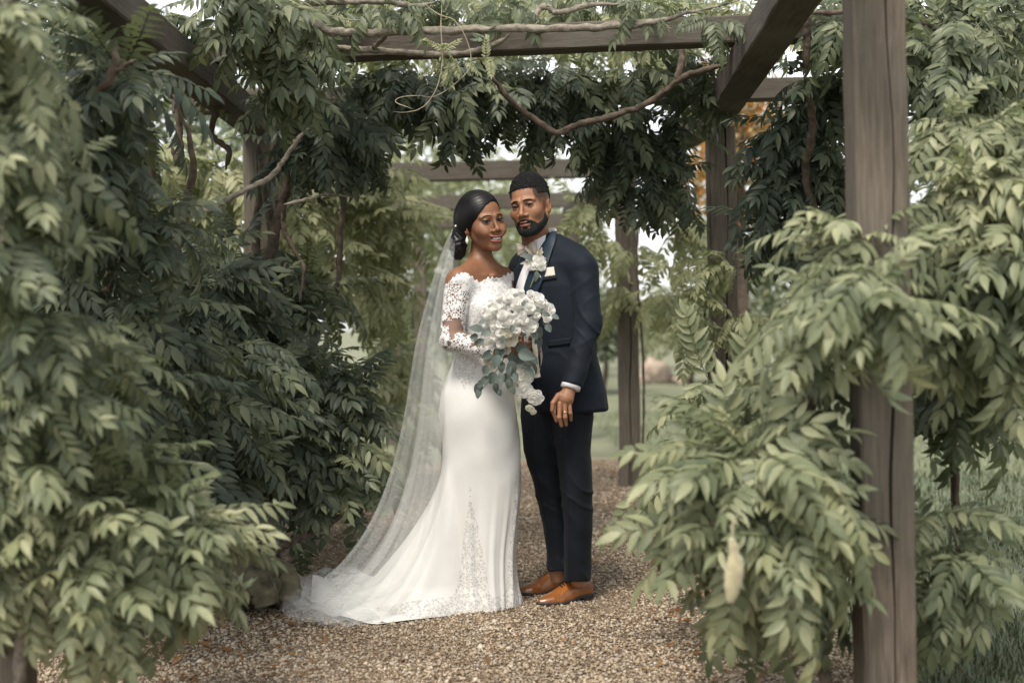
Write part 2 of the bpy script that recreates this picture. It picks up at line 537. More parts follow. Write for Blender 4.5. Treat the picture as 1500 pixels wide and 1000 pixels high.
def timber(name, p0, p1, w, h, mat, bev=0.006, notch=None, twist=0.0):
    """squared timber from p0 to p1; w across, h up; chamfered edges, an optional drying crack on its -Y face"""
    p0 = Vector(p0); p1 = Vector(p1); L = (p1 - p0).length
    hw, hh = w / 2, h / 2
    sec = [(-hw + bev, -hh)]
    if notch is not None:
        q = notch
        sec += [(q - 0.004, -hh), (q, -hh + 0.035), (q + 0.004, -hh)]
    sec += [(hw - bev, -hh), (hw, -hh + bev), (hw, hh - bev), (hw - bev, hh), (-hw + bev, hh), (-hw, hh - bev), (-hw, -hh + bev)]
    n = max(2, int(L / 0.12)); k = len(sec)
    V, F = [], []
    ph = random.random() * 9
    for i in range(n + 1):
        t = i / n
        for j, (x, y) in enumerate(sec):
            if notch is not None and 1 <= j <= 3:
                wob = 0.010 * math.sin(t * 7 + ph) + 0.004 * math.sin(t * 23 + ph)
                wide = 0.5 + 0.9 * (0.5 + 0.5 * math.sin(t * 9 + 1.3 * ph)); mid = notch
                x = mid + (x - mid) * wide + wob
            e = 0.0012
            V.append((x + random.gauss(0, e) * (0 if 1 <= j <= 3 and notch is not None else 1), y + random.gauss(0, e * 0.6), t * L))
    for i in range(n):
        for j in range(k):
            a, b_ = i * k + j, i * k + (j + 1) % k
            F.append([a, b_, b_ + k, a + k])
    F.append(list(range(k))[::-1]); F.append([n * k + j for j in range(k)])
    zax = (p1 - p0).normalized()
    ref = Vector((0, 1, 0)) if abs(zax.y) < 0.9 else Vector((0, 0, 1))
    if abs(zax.z) < 0.5 and abs(zax.y) < 0.9: ref = Vector((0, 0, 1))
    yax = (ref - zax * ref.dot(zax)).normalized(); xax = yax.cross(zax)
    M = Matrix((xax, yax, zax)).transposed()
    V = [M @ Vector(v) + p0 for v in V]
    o = obj(name, np.array([v[:] for v in V]), F, mat, pergola, smooth=False)
    return o

PW = 0.145
POSTS = [(1.03, 3.92 + PW / 2, 0.018), (-1.45, 3.92 + PW / 2, None), (1.14, 7.65, 0.012), (-1.34, 7.65, 0.0), (0.835, 10.25, 0.01), (-1.62, 10.25, None), (0.62, 14.2, None), (-1.19, 14.2, None)]
for (x, y, q) in POSTS:
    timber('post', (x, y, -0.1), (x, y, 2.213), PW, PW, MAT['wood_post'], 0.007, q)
# a short timber boot at the foot of the third post
timber('post_boot', (0.775, 10.16, -0.05), (0.775, 10.16, 0.26), 0.06, 0.1, MAT['wood_post'])
def long_beam(a, b):
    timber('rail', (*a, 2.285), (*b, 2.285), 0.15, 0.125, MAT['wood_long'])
long_beam((0.905, 3.55), (1.13, 7.82)); long_beam((-1.315, 3.4), (-1.34, 7.82))
long_beam((1.13, 7.825), (0.835, 10.4)); long_beam((-1.34, 7.825), (-1.62, 10.4))
long_beam((0.835, 10.405), (0.62, 14.6)); long_beam((-1.62, 10.405), (-1.19, 14.6))
def cross(xa, ya, xb, yb, z=2.415, h=0.112, d=0.13):
    timber('cross_beam', (xa, ya, z), (xb, yb, z), d, h, MAT['wood_beam']) if False else timber('cross_beam', (xa, ya, z), (xb, yb, z), d, h, MAT['wood_beam'])
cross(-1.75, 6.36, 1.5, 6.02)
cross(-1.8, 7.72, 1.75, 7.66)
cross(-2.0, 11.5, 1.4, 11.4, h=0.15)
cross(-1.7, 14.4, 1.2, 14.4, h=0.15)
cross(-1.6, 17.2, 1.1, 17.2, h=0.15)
for x in (0.55, -1.1):
    timber('post', (x, 17.2, -0.1), (x, 17.2, 2.34), PW, PW, MAT['wood_post'])
# ================================================================== wisteria
def leaflet(l, w, fold, curl, tipdrop):
    st = [(0.0, 0.0), (0.14, 0.62), (0.36, 1.0), (0.62, 0.82), (0.84, 0.38), (1.0, 0.0)]
    V = [(0, 0, 0)]
    for t, ww in st[1:-1]:
        y = t * l; z = -curl * l * t * t
        hw = w * 0.5 * ww
        V += [(-hw, y, z + hw * fold), (0, y, z), (hw, y, z + hw * fold)]
    V.append((0, l * 0.99, -curl * l - tipdrop * l))
    F = [[0, 2, 1], [0, 3, 2]]
    k = len(st) - 2
    for i in range(k - 1):
        a = 1 + 3 * i
        F += [[a, a + 1, a + 4, a + 3], [a + 1, a + 2, a + 5, a + 4]]
    a = 1 + 3 * (k - 1); e = len(V) - 1
    F += [[a, a + 1, e], [a + 1, a + 2, e]]
    return np.array(V), F

def euler(x, y, z):
    return np.array((Matrix.Rotation(z, 3, 'Z') @ Matrix.Rotation(y, 3, 'Y') @ Matrix.Rotation(x, 3, 'X')))

def frond(seed, L, pairs, ll, droop, hang):
    """one pinnate leaf: stalk along +Y, leaflets to both sides and a terminal one"""
    r = np.random.default_rng(seed)
    n = 9
    t = np.linspace(0, 1, n)
    ang = -droop * t
    y = np.concatenate([[0], np.cumsum(np.cos(ang[1:]) * L / (n - 1))]); z = np.concatenate([[0], np.cumsum(np.sin(ang[1:]) * L / (n - 1))])
    x = 0.03 * L * np.sin(t * 3 + r.random() * 6)
    path = np.stack([x, y, z], 1)
    parts = [tube(path, np.linspace(0.0028, 0.0013, n), 3, cap=False)]
    for i in range(pairs):
        tt = 0.2 + 0.76 * i / (pairs - 1)
        p = np.array([np.interp(tt, t, path[:, k]) for k in range(3)])
        a = -droop * tt
        size = ll * (0.72 + 0.42 * math.sin(math.pi * (0.2 + 0.65 * tt))) * r.uniform(0.86, 1.1)
        for s in (-1, 1):
            V, F = leaflet(size, size * r.uniform(0.29, 0.36), r.uniform(0.15, 0.55), r.uniform(0.05, 0.30), r.uniform(0, 0.08))
            out = math.radians(r.uniform(54, 68) - 20 * tt)
            M = euler(a, 0, 0) @ euler(0, 0, -s * out) @ euler(-hang * r.uniform(0.5, 1.4), s * r.uniform(-0.3, 0.4), 0)
            q = p + r.normal(0, 0.002, 3)
            parts.append((V @ M.T + q, F))
    V, F = leaflet(ll * 1.05, ll * 0.38, 0.3, 0.15, 0.05)
    M = euler(-droop - 0.1, r.uniform(-0.3, 0.3), 0)
    parts.append((V @ M.T + path[-1], F))
    return merge(parts)

SPECS = [(0.30, 7, 0.082, 0.5, 0.18), (0.33, 8, 0.078, 0.8, 0.28), (0.28, 7, 0.076, 0.3, 0.15), (0.36, 8, 0.086, 1.1, 0.35), (0.26, 6, 0.088, 0.6, 0.25), (0.32, 8, 0.073, 0.15, 0.15), (0.30, 7, 0.090, 1.3, 0.45), (0.22, 6, 0.066, 0.4, 0.2)]
FRONDS = [frond(40 + i, *s) for i, s in enumerate(SPECS)]
FR_TRI = [np.array([t for f in F for t in ([f] if len(f) == 3 else [[f[0], f[1], f[2]], [f[0], f[2], f[3]]])if len(f) < 5]) for V, F in FRONDS]
FR_MESH = {}
def frond_mesh(v, mat):
    if (v, mat) not in FR_MESH:
        FR_MESH[(v, mat)] = mesh_np('leaf', FRONDS[v][0], FR_TRI[v], MAT[mat], smooth=True)
    return FR_MESH[(v, mat)]

VINES = []          # each: dict(root, mat, list of (variant, 4x4))

def vine(name, loc, label, group=None, cat='vine', mat='leaf_mid'):
    root = tag(empty(name, loc), label, cat, group)
    v = dict(root=root, fr=[], mat=mat)
    VINES.append(v)
    return v

def put(v, p, d, scale, var=None, mat=None, upmix=None):
    d = np.asarray(d, float); d = d / np.linalg.norm(d)
    up = np.array([rng.normal(0, 0.35), rng.normal(-0.45, 0.35), 1.0]) if upmix is None else upmix
    z = up - d * (up @ d)
    if np.linalg.norm(z) < 0.15: z = np.array([0, -1.0, 0.2]); z = z - d * (z @ d)
    z /= np.linalg.norm(z); x = np.cross(d, z)
    M = np.eye(4); M[:3, 0] = x * scale; M[:3, 1] = d * scale; M[:3, 2] = z * scale; M[:3, 3] = p
    v['fr'].append((int(rng.integers(len(FRONDS))) if var is None else var, M, mat or v['mat']))

def clump(v, px, py, d, rx, ry, rd, n, size=1.0, droop=0.55, mat=None, front=0.65, fill=0.35, dens=1.0, mix=None):
    """leaves over an uneven egg of foliage whose middle is seen at (px,py) at depth d; rx, ry in photo pixels"""
    c = at(px, py, d); s = d / FPX
    rr = np.maximum(np.array([rx * s, rd, ry * s]) - 0.12 * size, (0.05, 0.05, 0.04))
    for _ in range(int(n * dens)):
        u = rng.normal(size=3); u /= np.linalg.norm(u)
        if u[1] > 0 and rng.random() < front: u[1] = -u[1]
        k = rng.uniform(0.35, 0.85) if rng.random() < fill else rng.uniform(0.8, 1.03)
        q = c + u * rr * k - u * 0.05 * size
        dirn = u * np.array([1, 1, 0.8]) + rng.normal(0, 0.42, 3) + np.array([0, -0.12, -droop])
        if q[2] < 0.16: q[2] = 0.16 + rng.random() * 0.1; dirn[2] = abs(dirn[2]) * 0.2
        put(v, q, dirn, size * rng.uniform(0.6, 1.18), mat=mix[0] if mix and rng.random() < mix[1] else mat)  # mix swaps in lighter leaf copies, painting sunlit sprays

def stem(v, pts, r0, r1, mat='bark', name='stem', n=None, wob=0.12, seg=8):
    """woody stem through points given as (px,py,depth)"""
    P = np.array([at(*p) for p in pts])
    return stem3(v, P, r0, r1, mat, name, n, wob, seg)

def stem3(v, P, r0, r1, mat='bark', name='stem', n=None, wob=0.12, seg=8):
    n = n or max(10, len(P) * 7)
    Q = spline(P, n) + rng.normal(0, 0.12 * max(r0, r1), (n, 3))
    rad = np.linspace(r0, r1, n) * np.clip((1.02 - np.linspace(0, 1, n)) * 5, 0.12, 1)
    if P[0][2] > 0.1: rad = rad * np.clip(np.linspace(0, 1, n) * 6 + 0.15, 0.15, 1)
    V, F = tube(Q, rad, seg, wob)
    root = v['root'] if isinstance(v, dict) else v
    return obj(name, V, F, MAT[mat], root)

# ---- near left: a shaggy vine on the first left post --------------------------
v1 = vine('wisteria_vine', (-1.5, 3.9, 0), 'pale green wisteria wrapping the post beside the bush in front of mossy roots', 'wisteria vines on the pergola', mat='leaf_mid')
for a in [(15, 30, 3.55, 70, 80, .2, 34), (35, 140, 3.6, 50, 80, .18, 28), (45, 250, 3.65, 45, 80, .18, 26), (20, 350, 3.6, 55, 75, .18, 26), (60, 460, 3.7, 85, 70, .22, 32), (60, 570, 3.7, 95, 75, .22, 34), (135, 590, 4.0, 85, 60, .22, 26), (30, 690, 3.7, 70, 65, .2, 20), (140, 500, 4.1, 60, 60, .2, 20), (20, 800, 3.75, 55, 80, .2, 16)]:
    clump(v1, *a, size=0.74, dens=1.25, mix=('leaf_pale', 0.5))
stem3(v1, [(-1.36, 3.84, 0), (-1.33, 3.82, 0.5), (-1.30, 3.86, 1.0), (-1.33, 3.8, 1.5), (-1.36, 3.9, 2.1), (-1.3, 4.2, 2.4)], 0.02, 0.014, 'bark_pale')
vb = vine('wisteria_bush', (-1.05, 4.2, 0), 'broad bright wisteria bush spreading low over the path edge before mossy roots', mat='leaf_pale', cat='bush')
for a in [(175, 745, 4.0, 150, 100, .36, 84), (255, 770, 4.05, 90, 80, .3, 46), (95, 800, 3.9, 110, 90, .3, 40), (170, 840, 3.85, 105, 60, .3, 28), (280, 805, 4.1, 55, 60, .22, 16), (120, 680, 4.05, 110, 50, .25, 28)]:
    clump(vb, *a, size=0.86, droop=0.22, dens=1.75, mix=('leaf_far', 0.2))
for _ in range(7):
    e = at(rng.uniform(80, 300), rng.uniform(680, 830), rng.uniform(3.9, 4.2))
    stem3(vb, [(-1.2, 4.2, 0), (-1.15, 4.15, 0.15), (e + np.array([-1.15, 4.15, 0.3])) / 2, e], 0.012, 0.005)

# ---- left inner side: dark leaves with shade put into their colour, between first and second posts -------
v2 = vine('wisteria_vine', (-1.5, 5.3, 0), 'dark wisteria curtain with shade in its leaf colour hanging under the rail on the stump-stub side', 'wisteria vines on the pergola', mat='leaf_dark')
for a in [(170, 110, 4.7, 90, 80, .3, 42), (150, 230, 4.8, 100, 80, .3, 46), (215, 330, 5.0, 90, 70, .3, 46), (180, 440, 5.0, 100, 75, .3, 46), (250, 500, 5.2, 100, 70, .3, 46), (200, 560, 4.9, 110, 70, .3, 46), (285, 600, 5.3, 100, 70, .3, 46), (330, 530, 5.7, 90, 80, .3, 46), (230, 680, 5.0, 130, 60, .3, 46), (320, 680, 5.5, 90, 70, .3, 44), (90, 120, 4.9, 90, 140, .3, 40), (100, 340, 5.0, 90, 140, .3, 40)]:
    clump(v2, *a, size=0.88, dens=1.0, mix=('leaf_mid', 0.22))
for x in (-1.45, -1.3, -1.55):
    stem3(v2, [(x, 5.6, 0), (x + .08, 5.5, .6), (x - .06, 5.6, 1.2), (x + .1, 5.4, 1.8), (x + .05, 5.3, 2.1)], 0.03, 0.008)
stem(v2, [(112, 172, 4.5), (140, 140, 4.45), (165, 110, 4.4), (172, 62, 4.4)], 0.012, 0.015, 'bark', wob=0.2)
stem(v2, [(165, 108, 4.4), (185, 95, 4.38), (200, 88, 4.35)], 0.009, 0.006, 'bark', wob=0.2)

# ---- second left post ---------------------------------------------------------
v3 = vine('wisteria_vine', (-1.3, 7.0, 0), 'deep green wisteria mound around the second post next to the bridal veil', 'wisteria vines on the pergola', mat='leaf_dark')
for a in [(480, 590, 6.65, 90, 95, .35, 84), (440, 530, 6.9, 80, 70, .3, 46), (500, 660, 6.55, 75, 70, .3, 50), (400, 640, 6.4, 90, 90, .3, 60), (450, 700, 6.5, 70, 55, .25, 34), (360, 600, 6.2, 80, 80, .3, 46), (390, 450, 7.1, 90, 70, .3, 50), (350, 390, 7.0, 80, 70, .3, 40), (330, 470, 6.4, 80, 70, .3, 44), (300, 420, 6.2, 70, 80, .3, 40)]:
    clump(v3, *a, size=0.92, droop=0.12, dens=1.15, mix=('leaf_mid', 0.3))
for a in [(440, 420, 7.3, 100, 60, .3, 40), (300, 370, 6.6, 80, 60, .3, 34)]:
    clump(v3, *a, size=0.95, mat='leaf_mid')
for a in [(462, 752, 6.45), (430, 745, 6.5), (520, 735, 6.5)]:
    put(v3, at(*a), (rng.normal(0, .3), -0.4, -0.8), 1.05, 6)
stem3(v3, [(-1.25, 7.0, 0), (-1.22, 6.9, .5), (-1.3, 7.1, 1.0), (-1.2, 7.2, 1.6), (-1.28, 7.1, 2.3)], 0.045, 0.02)
stem3(v3, [(-1.2, 7.1, 0), (-1.3, 7.2, .6), (-1.18, 7.05, 1.2), (-1.3, 7.3, 1.7), (-1.1, 7.2, 2.4)], 0.03, 0.02)
stem(v3, [(280, 309, 6.1), (310, 306, 6.1), (345, 285, 6.1), (395, 260, 6.15), (415, 235, 6.2), (440, 200, 6.25), (458, 184, 6.3)], 0.014, 0.010, 'bark_pale')
stem(v3, [(415, 300, 6.5), (450, 292, 6.5), (480, 285, 6.55), (520, 290, 6.6)], 0.010, 0.005, 'bark_pale')
stem(v3, [(440, 440, 6.6), (445, 395, 6.6), (430, 365, 6.6), (418, 340, 6.6), (410, 300, 6.6)], 0.008, 0.012, 'bark')
stem(v3, [(492, 470, 7.2), (500, 330, 7.2), (505, 260, 7.2), (495, 210, 7.2), (500, 150, 7.2)], 0.014, 0.02, 'bark')
stem(v3, [(250, 210, 6.0), (265, 240, 6.0), (262, 170, 6.0), (268, 120, 6.0)], 0.012, 0.016, 'bark')
stem(v3, [(330, 250, 6.6), (335, 220, 6.6), (310, 195, 6.6), (320, 150, 6.6), (300, 120, 6.6)], 0.013, 0.015, 'bark')
stem(v3, [(380, 470, 6.9), (400, 350, 6.9), (425, 250, 6.9), (430, 180, 6.9)], 0.03, 0.03, 'bark')
stem(v3, [(395, 815, 6.2), (420, 795, 6.3), (470, 775, 6.4), (520, 740, 6.5)], 0.018, 0.012, 'bark')

# ---- hanging over the left rail ----------------------------------------------
v4 = vine('wisteria_vine', (-1.3, 5.8, 2.3), 'wisteria tuft cascading over the rail left of the knotted bare stems', 'wisteria vines on the pergola', mat='leaf_mid')
for a in [(395, 15, 5.75, 60, 50, .25, 46), (432, 75, 5.9, 48, 55, .22, 40), (345, -25, 5.6, 50, 30, .25, 22), (450, 20, 6.1, 60, 40, .3, 24), (415, 120, 5.95, 30, 35, .2, 16)]:
    clump(v4, *a, size=0.85, droop=0.75)
for a in [(470, 150, 6.6, 75, 70, .3, 60), (520, 190, 6.8, 60, 60, .3, 44), (440, 210, 6.7, 50, 50, .25, 30)]:
    clump(v4, *a, size=0.9, droop=0.8, mat='leaf_dark')
stem(v4, [(300, -20, 5.3), (350, 20, 5.5), (390, 60, 5.7), (430, 130, 6.4), (500, 150, 6.7)], 0.014, 0.008)

# ---- overhead, middle ---------------------------------------------------------
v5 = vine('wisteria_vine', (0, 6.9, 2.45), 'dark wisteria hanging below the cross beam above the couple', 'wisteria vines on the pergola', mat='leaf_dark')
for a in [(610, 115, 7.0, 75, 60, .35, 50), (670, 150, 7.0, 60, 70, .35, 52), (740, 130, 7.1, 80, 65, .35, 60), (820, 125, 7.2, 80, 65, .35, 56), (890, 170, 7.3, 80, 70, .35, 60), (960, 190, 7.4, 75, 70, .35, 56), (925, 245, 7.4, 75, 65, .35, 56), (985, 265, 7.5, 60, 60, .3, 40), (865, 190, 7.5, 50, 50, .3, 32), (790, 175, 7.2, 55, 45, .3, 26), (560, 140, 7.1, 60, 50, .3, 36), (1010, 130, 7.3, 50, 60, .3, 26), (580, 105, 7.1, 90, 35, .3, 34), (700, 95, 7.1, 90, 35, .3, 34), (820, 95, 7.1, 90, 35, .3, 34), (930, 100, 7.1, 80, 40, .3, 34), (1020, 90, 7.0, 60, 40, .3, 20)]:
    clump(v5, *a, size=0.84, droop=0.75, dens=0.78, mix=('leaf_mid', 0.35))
for a in [(600, 30, 7.3, 110, 30, .4, 40), (480, 40, 7.0, 80, 40, .4, 34), (760, 20, 7.6, 120, 25, .4, 40), (900, 15, 7.4, 110, 30, .4, 40), (1000, 25, 7.0, 80, 30, .4, 24), (1080, 20, 6.8, 70, 40, .3, 24), (1130, 40, 6.6, 50, 50, .3, 18), (530, 10, 6.6, 60, 25, .3, 16), (650, 15, 8.5, 140, 50, .5, 60), (830, 20, 8.8, 140, 50, .5, 60), (980, 10, 8.6, 110, 50, .5, 46), (480, 30, 8.3, 120, 60, .5, 46), (700, 60, 9.5, 150, 40, .5, 50), (880, 70, 9.8, 150, 40, .5, 50), (560, 80, 9.5, 120, 50, .5, 40), (1030, 90, 9.5, 90, 60, .5, 34)]:
    clump(v5, *a, size=0.85, droop=0.3, mat='leaf_far')  # paler copy puts the backlight of the canopy into the leaf colour
S = lambda pts, r0, r1, m='bark': stem(v5, pts, r0, r1, m, wob=0.15, seg=10)
S([(350, 8, 5.75), (395, 16, 5.78), (425, 24, 5.8), (455, 34, 5.82), (490, 47, 5.84), (540, 48, 5.86), (640, 45, 5.9), (740, 43, 5.9), (850, 41, 5.88), (930, 36, 5.85), (1000, 22, 5.8), (1090, 0, 5.75)], 0.019, 0.014, 'bark_pale')
S([(425, 24, 5.8), (440, 10, 5.82), (480, 4, 5.85), (560, 2, 5.9), (610, 10, 5.95), (640, 2, 6.0)], 0.015, 0.011, 'bark_pale')
S([(400, 62, 6.02), (450, 68, 6.05), (520, 72, 6.05), (590, 77, 6.05), (650, 80, 6.05), (700, 74, 6.02), (735, 60, 6.0), (747, 48, 5.98)], 0.013, 0.012, 'bark_pale')
S([(545, 72, 6.05), (558, 60, 6.0), (568, 50, 5.95)], 0.010, 0.010, 'bark_pale')
S([(760, 38, 6.0), (780, 30, 6.05), (790, 14, 6.1), (802, 10, 6.1), (812, 18, 6.1), (835, 16, 6.12), (870, 7, 6.15), (930, 8, 6.2)], 0.014, 0.011, 'bark_pale')
S([(1085, 88, 6.3), (1045, 100, 6.35), (1000, 115, 6.4), (955, 148, 6.45), (900, 170, 6.5), (850, 182, 6.5), (815, 194, 6.5), (790, 180, 6.5), (750, 150, 6.45), (715, 105, 6.4), (700, 85, 6.35)], 0.016, 0.013)
S([(990, 120, 6.4), (998, 90, 6.45), (995, 50, 6.5)], 0.015, 0.018)
T = lambda pts: stem(v5, pts, 0.0026, 0.0018, 'tendril', 'tendril', n=40, wob=0.05, seg=6)
T([(610, -5, 5.9), (640, 20, 5.85), (665, 30, 5.85), (682, 55, 5.85), (690, 85, 5.85), (685, 105, 5.85), (660, 128, 5.85), (635, 142, 5.85), (612, 140, 5.85)])
T([(648, -5, 5.9), (646, 40, 5.85), (648, 90, 5.85), (640, 128, 5.85), (622, 155, 5.85), (600, 164, 5.85), (575, 164, 5.85)])
T([(470, 20, 5.8), (520, 30, 5.85), (560, 24, 5.85), (590, 2, 5.9)])
T([(605, 160, 5.85), (580, 150, 5.85), (590, 142, 5.85), (625, 140, 5.85)])
for _ in range(16):
    p = at(rng.normal(668, 24), rng.normal(82, 12), 5.88)
    put(v5, p, (rng.normal(0, 1), -0.3, rng.normal(0.1, 0.6)), 0.32, mat='leaf_far')

# ---- right: second post -------------------------------------------------------
v6 = vine('wisteria_vine', (1.3, 6.9, 2.3), 'dark glossy wisteria tuft hanging from the rail before the orange maple', 'wisteria vines on the pergola', mat='leaf_dark')
for a in [(1160, 190, 6.5, 80, 60, .3, 60), (1150, 250, 6.5, 75, 60, .3, 56), (1170, 320, 6.5, 60, 60, .3, 40), (1130, 330, 6.6, 45, 50, .25, 22), (1200, 120, 6.3, 60, 60, .3, 40), (1220, 240, 6.4, 50, 80, .3, 40)]:
    clump(v6, *a, size=0.9, droop=0.75)
for a in [(1400, 40, 5.6, 110, 60, .3, 70), (1360, 100, 5.5, 70, 60, .3, 44), (1430, 110, 5.8, 60, 40, .3, 26), (1220, 30, 5.9, 60, 40, .3, 30), (1480, 40, 5.9, 60, 40, .3, 20)]:
    clump(v6, *a, size=0.85, droop=0.6, mat='leaf_mid')
stem(v6, [(1178, 20, 5.7), (1182, 60, 5.75), (1178, 110, 5.8)], 0.016, 0.016)
stem(v6, [(1178, 110, 5.8), (1190, 180, 6.0), (1180, 260, 6.2), (1200, 340, 6.3), (1195, 480, 6.4), (1190, 700, 6.5)], 0.016, 0.02)
stem(v6, [(1178, 20, 5.7), (1300, 20, 5.6), (1420, 60, 5.6)], 0.012, 0.006)
v7 = vine('wisteria_shoot', (1.14, 7.5, 0), 'pale young wisteria shoots tied to the second post', mat='leaf_far', cat='vine')
for a in [(1060, 380, 7.3, 55, 22, .14, 16), (1020, 460, 7.3, 36, 16, .12, 9), (1010, 420, 7.35, 30, 20, .12, 8), (1075, 465, 7.3, 34, 16, .12, 8), (1000, 490, 7.4, 24, 14, .1, 5)]:
    clump(v7, *a, size=0.66, droop=0.2, dens=1.4)
stem(v7, [(1040, 398, 7.5), (1062, 404, 7.45), (1086, 402, 7.5)], 0.006, 0.006)
stem(v7, [(1038, 452, 7.5), (1060, 456, 7.45), (1086, 455, 7.5)], 0.006, 0.006)
stem(v7, [(1040, 500, 7.5), (1062, 512, 7.45), (1090, 508, 7.5)], 0.006, 0.006)
stem3(v7, [(1.03, 7.5, 0), (1.06, 7.52, .6), (1.02, 7.5, 1.2), (1.08, 7.5, 1.7)], 0.012, 0.006)

# ---- near right post ----------------------------------------------------------
v8 = vine('wisteria_vine', (0.95, 3.95, 0), 'pale wisteria wrapping the cracked post and drooping to the gravel', 'wisteria vines on the pergola', mat='leaf_pale')
for a in [(1265, 395, 3.75, 85, 48, .2, 40), (1240, 345, 4.1, 70, 40, .25, 24), (1275, 435, 3.7, 65, 36, .15, 26), (1205, 390, 4.15, 45, 45, .2, 16), (1215, 445, 3.95, 65, 38, .2, 22), (1250, 345, 4.0, 50, 40, .2, 16)]:
    clump(v8, *a, size=0.80, droop=0.36, dens=0.85)
for a in [(1100, 660, 4.0, 115, 80, .28, 60), (1070, 690, 4.1, 85, 70, .28, 38), (1150, 725, 3.88, 75, 80, .18, 36), (1080, 750, 4.0, 105, 70, .28, 42), (1135, 795, 3.88, 65, 60, .2, 24), (1060, 755, 4.1, 70, 55, .25, 22), (1085, 590, 4.5, 70, 42, .3, 22), (1130, 600, 4.2, 65, 42, .25, 20), (1185, 690, 3.85, 35, 50, .1, 8)]:
    clump(v8, *a, size=0.92, droop=0.42, dens=1.1, mix=('leaf_far', 0.15))
for a in [(1145, 815, 4.1, 60, 50, .2, 18), (1090, 805, 4.15, 70, 40, .2, 14)]:
    clump(v8, *a, size=0.95, droop=0.8, mat='leaf_mid')
stem3(v8, [(0.9, 4.05, 0), (0.86, 4.1, .35), (0.84, 4.1, .8), (0.9, 4.08, 1.2), (0.93, 4.09, 1.42)], 0.02, 0.010)
stem(v8, [(1165, 600, 4.0), (1158, 560, 4.0), (1168, 530, 4.0), (1200, 480, 3.95)], 0.012, 0.010)
stem(v8, [(1030, 770, 3.85), (1065, 765, 3.8), (1095, 752, 3.8), (1150, 720, 3.95)], 0.006, 0.009)
for a in [(1170, 545, 4.2, 55, 40, .2, 18), (1140, 580, 4.25, 60, 36, .2, 14)]:
    clump(v8, *a, size=0.8, droop=0.45, mat='leaf_mid')
# a velvety seed pod on a thread
pc = at(1072, 835, 3.52); L = 0.082
tt = np.linspace(0, 1, 22)
pod_r = 0.026 * np.clip(np.sin(np.pi * (0.06 + 0.9 * tt)), 0.05, 1) ** 0.7 * (1 - 0.28 * np.exp(-((tt - 0.22) / 0.07) ** 2)) * (0.75 + 0.3 * tt)
pod_path = np.stack([pc[0] + 0.008 * np.sin(tt * 4), pc[1] + 0 * tt, pc[2] + L - 2 * L * tt], 1)
V, F = tube(pod_path, pod_r, 12, 0.04, flat=0.6)
MAT['pod'] = plain('pod', (0.33, 0.295, 0.18), 0.75, 0.3, 0.2, 40, 0.4, 90, sheen=0.4)
obj('seed_pod', V, F, MAT['pod'], v8['root'])
stem(v8, [(1072, 792, 3.53), (1074, 765, 3.6), (1085, 750, 3.75)], 0.0025, 0.0025, 'tendril', 'pod_stalk', seg=5)

# ---- right, outside the pergola ------------------------------------------------
v9 = vine('wisteria_vine', (1.55, 4.6, 0), 'light wisteria filling the outer side of the cracked post', 'wisteria vines on the pergola', mat='leaf_pale')
for a in [(1385, 175, 4.5, 60, 60, .22, 24), (1450, 180, 4.5, 70, 60, .22, 26), (1400, 270, 4.3, 75, 55, .25, 40), (1470, 250, 4.4, 70, 60, .25, 36), (1420, 350, 4.2, 80, 60, .25, 44), (1390, 430, 4.3, 60, 60, .25, 34), (1460, 440, 4.2, 70, 60, .25, 40), (1490, 350, 4.2, 50, 80, .25, 26), (1450, 500, 4.3, 60, 40, .25, 20), (1370, 340, 4.5, 50, 90, .25, 26)]:
    clump(v9, *a, size=0.86, droop=0.5)
for a in [(1385, 560, 4.6, 50, 80, .25, 34), (1400, 480, 4.7, 80, 70, .25, 34), (1440, 560, 5.0, 70, 40, .25, 18)]:
    clump(v9, *a, size=0.86, droop=0.8, mat='leaf_mid')
for a in [(1385, 800, 4.3, 50, 50, .18, 24), (1370, 850, 4.25, 36, 40, .15, 14), (1365, 750, 4.3, 30, 30, .15, 8)]:
    clump(v9, *a, size=0.8, droop=0.5)
for e in [(1400, 300, 4.3), (1460, 420, 4.3), (1385, 560, 4.6), (1390, 800, 4.3)]:
    stem3(v9, [(1.5, 4.75, 0), (1.48, 4.7, .3), (1.45, 4.7, min(0.8, at(*e)[2])), at(*e)], 0.014, 0.006)

# ---- behind: more of the vine on the farther bays ------------------------------
v10 = vine('wisteria_vine', (-1.6, 9.5, 0), 'yellowish wisteria with sunlight in its leaf colour on the farther left posts behind the veil', 'wisteria vines on the pergola', mat='leaf_far')
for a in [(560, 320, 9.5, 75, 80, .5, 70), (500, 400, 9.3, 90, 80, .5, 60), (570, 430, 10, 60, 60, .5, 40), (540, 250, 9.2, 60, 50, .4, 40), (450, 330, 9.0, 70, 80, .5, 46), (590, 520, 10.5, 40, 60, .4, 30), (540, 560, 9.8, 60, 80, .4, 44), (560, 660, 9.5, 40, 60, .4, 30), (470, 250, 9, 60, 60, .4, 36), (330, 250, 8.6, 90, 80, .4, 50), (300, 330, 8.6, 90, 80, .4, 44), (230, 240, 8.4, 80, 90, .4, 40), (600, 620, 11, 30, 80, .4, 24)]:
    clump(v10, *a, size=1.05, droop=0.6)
for x in (-1.7, -1.55): stem3(v10, [(x, 9.8, 0), (x + .1, 9.7, .7), (x - .05, 9.8, 1.4), (x + .1, 9.6, 2.3)], 0.035, 0.02)
v11 = vine('wisteria_vine', (0.9, 10.2, 0), 'blurred pale wisteria on the third post beyond the man', 'wisteria vines on the pergola', mat='leaf_far')
for a in [(880, 350, 10.0, 60, 40, .4, 20), (965, 425, 10.0, 50, 30, .4, 12), (1005, 320, 9.8, 45, 40, .4, 16), (905, 415, 10.2, 35, 25, .3, 10), (850, 300, 10.2, 50, 40, .4, 14)]:
    clump(v11, *a, size=1.05, droop=0.7)
